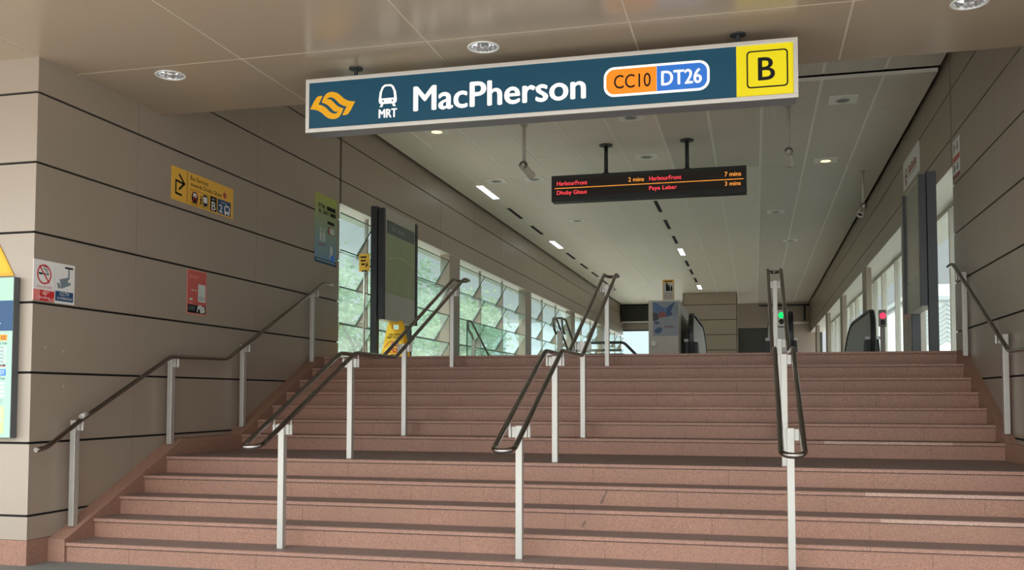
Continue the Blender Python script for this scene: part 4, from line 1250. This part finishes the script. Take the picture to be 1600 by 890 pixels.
# ------------------------------------------------------------------ escalators
def bal_profile(y):
    # height of the belt over the concourse floor, running down into the well
    if y < 20.5: return 2.90
    if y < 22.5: return 2.90 - 0.5774 * (y - 20.5) ** 2 / 4.0
    return 2.90 - 0.5774 - 0.5774 * (y - 22.5) + 0.0
def balustrade(t, x, inner):
    pts_t = [(17.42 + 0.0, 2.86)]
    ysl = [17.6 + 0.35 * k for k in range(0, 26)]
    top = [(y, bal_profile(y) - 0.05) for y in ysl]
    bot = [(y, min(ZF, bal_profile(y) - 0.95)) for y in ysl]
    prof = [(17.47, 2.3), (17.50, 2.75)] + top + bot[::-1] + [(17.6, ZF)]
    MB().prism([(x - 0.03, y, z) for y, z in prof], (0.06, 0, 0)).build('side_panel', M['bsteel'], t)
    path = [(x, 17.52, 2.02), (x, 17.42, 2.12), (x, 17.36, 2.45), (x, 17.40, 2.75), (x, 17.55, 2.88)] + [(x, y, bal_profile(y)) for y in ysl[1:]]
    mb = MB()
    # belt: flattened tube made of a wide C section
    P_ = fillet(path, 0.12, 4)
    n = len(P_); w, th = 0.045, 0.022
    vs = []
    for i in range(n):
        d = (P_[min(i + 1, n - 1)] - P_[max(i - 1, 0)]).normalized()
        nn = Vector((0, -d.z, d.y))
        for (a, b) in ((-w, -th), (-w, th * .5), (-w * .6, th), (w * .6, th), (w, th * .5), (w, -th)):
            vs.append(P_[i] + Vector((a, 0, 0)) + nn * b)
    fs = []
    for i in range(n - 1):
        for k in range(6):
            k2 = (k + 1) % 6
            fs.append((i * 6 + k, i * 6 + k2, (i + 1) * 6 + k2, (i + 1) * 6 + k))
    fs.append(tuple(range(6))[::-1]); fs.append(tuple((n - 1) * 6 + k for k in range(6)))
    mb.add(vs, fs, 0, False)
    mb.build('handrail_belt', M['rubber'], t)
    # newel base
    nb = MB().hexa([(x - 0.13, 17.44, ZF), (x + 0.13, 17.44, ZF), (x + 0.13, 17.9, ZF), (x - 0.13, 17.9, ZF), (x - 0.10, 17.47, ZF + 0.46), (x + 0.10, 17.47, ZF + 0.46), (x + 0.10, 17.9, ZF + 0.46), (x - 0.10, 17.9, ZF + 0.46)])
    nbo = nb.build('newel_base', M['char'], t)
    q = MB().box(x - 0.125, 17.435, ZF + 0.455, x - 0.055, 17.50, ZF + 0.505).box(x + 0.055, 17.435, ZF + 0.455, x + 0.125, 17.50, ZF + 0.505)
    q.build('white_label', M['white'], nbo)
def escalator(xa, xb, label):
    t = thing('escalator', ((xa + xb) / 2, 18.5, ZF), label, 'escalator', 'escalators going down from the concourse')
    balustrade(t, xa, 1); balustrade(t, xb, -1)
    q = MB()
    q.box(xa + 0.17, 17.4, ZF + 0.001, xb - 0.17, 18.6, ZF + 0.012)
    q.build('comb_plate', M['steel'], t)
    q = MB()
    for k in range(22):
        y = 18.6 + 0.4 * k
        z = ZF if y < 20.5 else ZF - 0.5774 * (y - 20.5)
        z = max(z, -2.5)
        q.box(xa + 0.2, y, z - 0.25, xb - 0.2, y + 0.4, z)
    q.build('step_band', M['char'], t)
    return t
escalator(-1.10, 0.31, 'left escalator, its black newel beside the poster parapet')
escalator(0.615, 1.97, 'right escalator, its steel balustrade ending at the red light')
def signal(x, y, zb, zt, green, label, w=0.19):
    t = thing('escalator_signal', (x, y, ZF), label, 'signal light')
    MB().box(x - w / 2, y, zb, x + w / 2, y + 0.10, zt).box(x - w / 2 + 0.02, y + 0.02, ZF, x + w / 2 - 0.02, y + 0.09, zb).build('housing', M['bsteel'], t, bevel=0.01)
    MB().box(x - w / 2, y - 0.004, zb + .06, x + w / 2, y + 0.02, zb + .075).build('trim_bar', M['steel'], t)
    zc_ = zt - 0.10
    MB().lathe((x, y - 0.012, zc_), (0, 1, 0), [(0, 0), (0.045, 0.003), (0.052, 0.012)], 20).build('lit_lens', M['green_led'] if green else M['red_led2'], t)
    MB().lathe((x, y - 0.008, zc_ - 0.11), (0, 1, 0), [(0, 0), (0.04, 0.002), (0.046, 0.008)], 20).build('dark_lens', M['rubber'], t)
    return t
signal(0.455, 17.20, 2.60, 2.90, True, 'escalator signal showing a green light between the two escalators', 0.20)
signal(2.105, 17.20, 2.58, 2.86, False, 'escalator signal showing a red light right of the right escalator', 0.12)

# cream cabinet seen under the right board
cb = thing('utility_cabinet', (2.47, 15.6, ZF), 'slim cream cabinet standing in the window bay under the right information board', 'cabinet')
MB().box(2.41, 15.6, ZF, 2.525, 15.85, 2.66).build('body', M['cream'], cb, bevel=0.004)
MB().box(2.405, 15.595, 2.66, 2.53, 15.855, 2.685).build('lid', M['white'], cb)

# ------------------------------------------------------------------ far end of the hall
lf = MB()
zj = [ZF, 2.65, 3.23, 3.83, 4.424, 5.02, ZC]
for a, b in zip(zj[:-1], zj[1:]):
    lf.box(-2.75, 38.5, a + 0.012, -0.655, 38.53, b - 0.012, 0); lf.box(-0.68, 38.5, a + 0.012, -0.655, 40.5, b - 0.012, 0); lf.box(-2.75, 38.5, a + 0.012, -2.725, 40.5, b - 0.012, 0)
lf.box(-2.735, 38.52, ZF, -0.67, 40.5, ZC - 0.01, 1)
lift = lf.build('lift_tower', [M['panel'], M['joint']])
tag(lift, 'beige panelled lift tower rising to the ceiling at the far end', 'lift tower')
bw = MB()
bw.box(WL - 0.5, Y_END, 4.42, WR + 0.5, Y_END + 0.3, 5.9, 0)
bw.box(-1.9, Y_END, ZF, WR + 0.5, Y_END + 0.3, 4.42, 1)
bw.box(-2.1, Y_END - 0.05, ZF, -1.9, Y_END + 0.3, 5.5, 0)
bw.box(0.9, Y_END - 0.03, ZF, WR + 0.2, Y_END, 4.7, 0)
struct('wall_back', bw, [M['panel'], M['dkglass']])
sh = thing('shutter_box', (-4.2, 43.0, 4.7), 'dark louvred shutter box above the bright far left opening', 'shutter')
q = MB().box(-5.75, 42.6, 4.72, -2.8, Y_END - 0.01, 5.45); q.build('housing', M['lou'], sh)
for k in range(6):
    MB().box(-5.75, 42.57, 4.80 + 0.11 * k, -2.8, 42.6, 4.84 + 0.11 * k).build('slat', M['char'], sh)
MB().box(-5.75, 42.5, 4.68, -2.8, 42.6, 4.73).build('bottom_rail', M['alu'], sh)
t = bpy.data.objects.new('window_11', None); COL.objects.link(t); t.location = (-4, Y_END, ZF); t['kind'] = 'structure'
MB().box(-2.98, Y_END, ZF, -2.88, Y_END + 0.1, 4.42).box(-5.8, Y_END, 4.36, -2.1, Y_END + 0.1, 4.42).build('window_frame', M['char'], t)
MB().box(-5.8, Y_END + 0.04, ZF, -2.98, Y_END + 0.05, 4.36).build('pane', M['clear'], t)
MB().box(-2.88, Y_END + 0.04, ZF, -2.1, Y_END + 0.05, 4.36).build('pane', M['clear'], t)
# pipes on the far right
pp2 = thing('service_pipes', (1.5, 43.2, 4.4), 'pale service pipes across the far right end wall', 'pipes')
MB().tube([(0.6, 43.2, 4.62), (2.3, 43.2, 4.62)], 0.07, 12).build('pipe', M['offwhite'], pp2)
MB().tube(fillet([(0.5, 43.2, 3.2), (0.9, 43.2, 3.75), (1.3, 43.2, 4.1), (1.3, 43.2, 4.55)], 0.1), 0.07, 12).build('pipe', M['offwhite'], pp2)
MB().tube([(0.2, 43.0, 5.35), (2.3, 43.0, 5.35)], 0.04, 10).tube([(1.3, 43.0, 5.35), (1.3, 43.0, 4.65)], 0.03, 10).tube([(2.1, 43.0, 5.35), (2.1, 43.0, 4.65)], 0.05, 10).build('hanger_frame', M['char'], pp2)

# ------------------------------------------------------------------ outside: trees, buildings
def tree(x, y, h, rad, leafm, label, seed, n=2600):
    t = thing('tree', (x, y, 0), label, 'tree', 'trees outside the left windows')
    rr = random.Random(seed)
    tk = MB().tube([(x, y, 0), (x + rr.uniform(-.1, .1), y + rr.uniform(-.1, .1), h * .3), (x + rr.uniform(-.2, .2), y + rr.uniform(-.2, .2), h * .6)], [0.16, 0.12, 0.07], 10)
    for k in range(5):
        a = rr.uniform(0, 2 * PI); z0 = h * rr.uniform(.25, .5)
        tk.tube([(x, y, z0), (x + math.cos(a) * rad * .35, y + math.sin(a) * rad * .35, z0 + h * .15), (x + math.cos(a) * rad * .7, y + math.sin(a) * rad * .7, z0 + h * .25)], [0.06, 0.045, 0.02], 7)
    tk.build('trunk', M['bark'], t)
    cl = []
    for k in range(26):
        a = rr.uniform(0, 2 * PI); r_ = rad * math.sqrt(rr.random()) * .85
        cl.append(Vector((x + math.cos(a) * r_, y + math.sin(a) * r_, h * rr.uniform(.28, .95))))
    mb = MB()
    for k in range(n):
        c = rr.choice(cl)
        d = Vector((rr.gauss(0, 1), rr.gauss(0, 1), rr.gauss(0, .8)))
        p = c + d * (rad * 0.2)
        s = rr.uniform(.07, .15)
        u = Vector((rr.gauss(0, 1), rr.gauss(0, 1), rr.gauss(0, .6))).normalized()
        v = u.orthogonal().normalized(); w = u.cross(v)
        ang = rr.uniform(0, PI); v2 = v * math.cos(ang) + w * math.sin(ang)
        mb.add([p - u * s, p + v2 * s * .45 + u.cross(v2) * s * .1, p + u * s, p - v2 * s * .45 + u.cross(v2) * s * .1], [(0, 1, 2, 3)])
    mb.build('foliage', leafm, t)
TR = [(-9.6, 16.2, 4.6, 1.5, 'leaf_a'), (-11.0, 19.6, 5.6, 1.9, 'leaf_b'), (-9.8, 23.0, 4.8, 1.6, 'leaf_a'), (-11.5, 27.6, 5.4, 2.0, 'leaf_b'), (-10.2, 32.0, 4.9, 1.7, 'leaf_a'), (-12.0, 36.0, 5.6, 2.3, 'leaf_b'), (-13.5, 42.0, 5.6, 2.4, 'leaf_a'), (-15.0, 49.0, 6, 2.6, 'leaf_b')]
NTH = ['nearest the street', 'behind the dark framed green map board', 'behind the second window bay', 'behind the second pier', 'behind the third window bay', 'behind the fourth window bay', 'near the far end', 'farthest from the street']
for i, (x, y, h, rad, lm) in enumerate(TR):
    tree(x, y, h, rad, M[lm], '%s leafy tree outside the left louvres, %s' % ('light green' if lm == 'leaf_a' else 'dark green', NTH[i]), 40 + i)

wl_ = tag(MB().box(-16.5, 10, 0, -16.2, 60, 2.7).build('boundary_wall', M['ext_grey']), 'grey boundary wall outside behind the trees on the left', 'wall')
def block(x0, y0, x1, y1, h, m, label, floors, cols, face):
    t = thing('building', ((x0 + x1) / 2, (y0 + y1) / 2, 0), label, 'building')
    MB().box(x0, y0, 0, x1, y1, h).build('body', m, t)
    for f in range(floors):
        for c in range(cols):
            z0 = 1.0 + f * (h - 1) / floors; z1 = z0 + (h - 1) / floors * .55
            if face == 'x+':
                a = y0 + (c + .2) * (y1 - y0) / cols; b = a + .6 * (y1 - y0) / cols
                MB().box(x1 - .05, a, z0, x1 + .02, b, z1).build('window', M['bluegrey'], t)
            else:
                a = x0 + (c + .2) * (x1 - x0) / cols; b = a + .6 * (x1 - x0) / cols
                MB().box(a, y0 - .02, z0, b, y0 + .05, z1).build('window', M['bluegrey'], t)
    return t
block(-34, 20, -26, 46, 7, M['ext_white'], 'white low building outside beyond the trees on the left', 2, 7, 'x+')
# canopy and white building seen through the far left opening
fb_ = thing('building', (-9, 64, 0), 'cream walled building with grey sheet roof beyond the far opening', 'building')
MB().box(-22, 62, 0, 2, 70, 4.0).build('wall', M['ext_cream'], fb_)
MB().prism([(-22.5, 60.5, 4.0), (-22.5, 66, 6.6), (-22.5, 71.5, 4.0)], (25, 0, 0)).build('roof', M['roofgrey'], fb_)
# right: street building with a zigzag screen
ob = thing('building', (24, 62, 0), 'white building with zigzag screen beyond the right windows', 'building')
MB().box(8.6, 60, 0, 34, 75, 7.0).build('body', M['ext_white'], ob)
MB().box(8.4, 59.8, 7.0, 34.2, 75.2, 7.25).build('roof_edge', M['ext_grey'], ob)
for k in range(9):
    q = MB()
    for j in range(16):
        z = 4.4 + k * 0.26; a = 8.8 + j * 0.8
        q.prism([(a, 59.9, z), (a + .4, 59.9, z + .3), (a + .8, 59.9, z), (a + .8, 59.9, z + .1), (a + .4, 59.9, z + .4), (a, 59.9, z + .1)], (0, .1, 0))
    q.build('screen_band', M['ext_grey'], ob)
for j in range(20):
    MB().box(8.9 + j * 0.7, 59.92, 0.3, 8.98 + j * 0.7, 60, 4.2).build('mullion', M['ext_grey'], ob)
for j in range(6):
    MB().box(9.2 + j * 1.3, 61, 7.25, 10.0 + j * 1.3, 62, 7.9 + 0.15 * (j % 3)).build('roof_unit', M['ext_white'], ob)
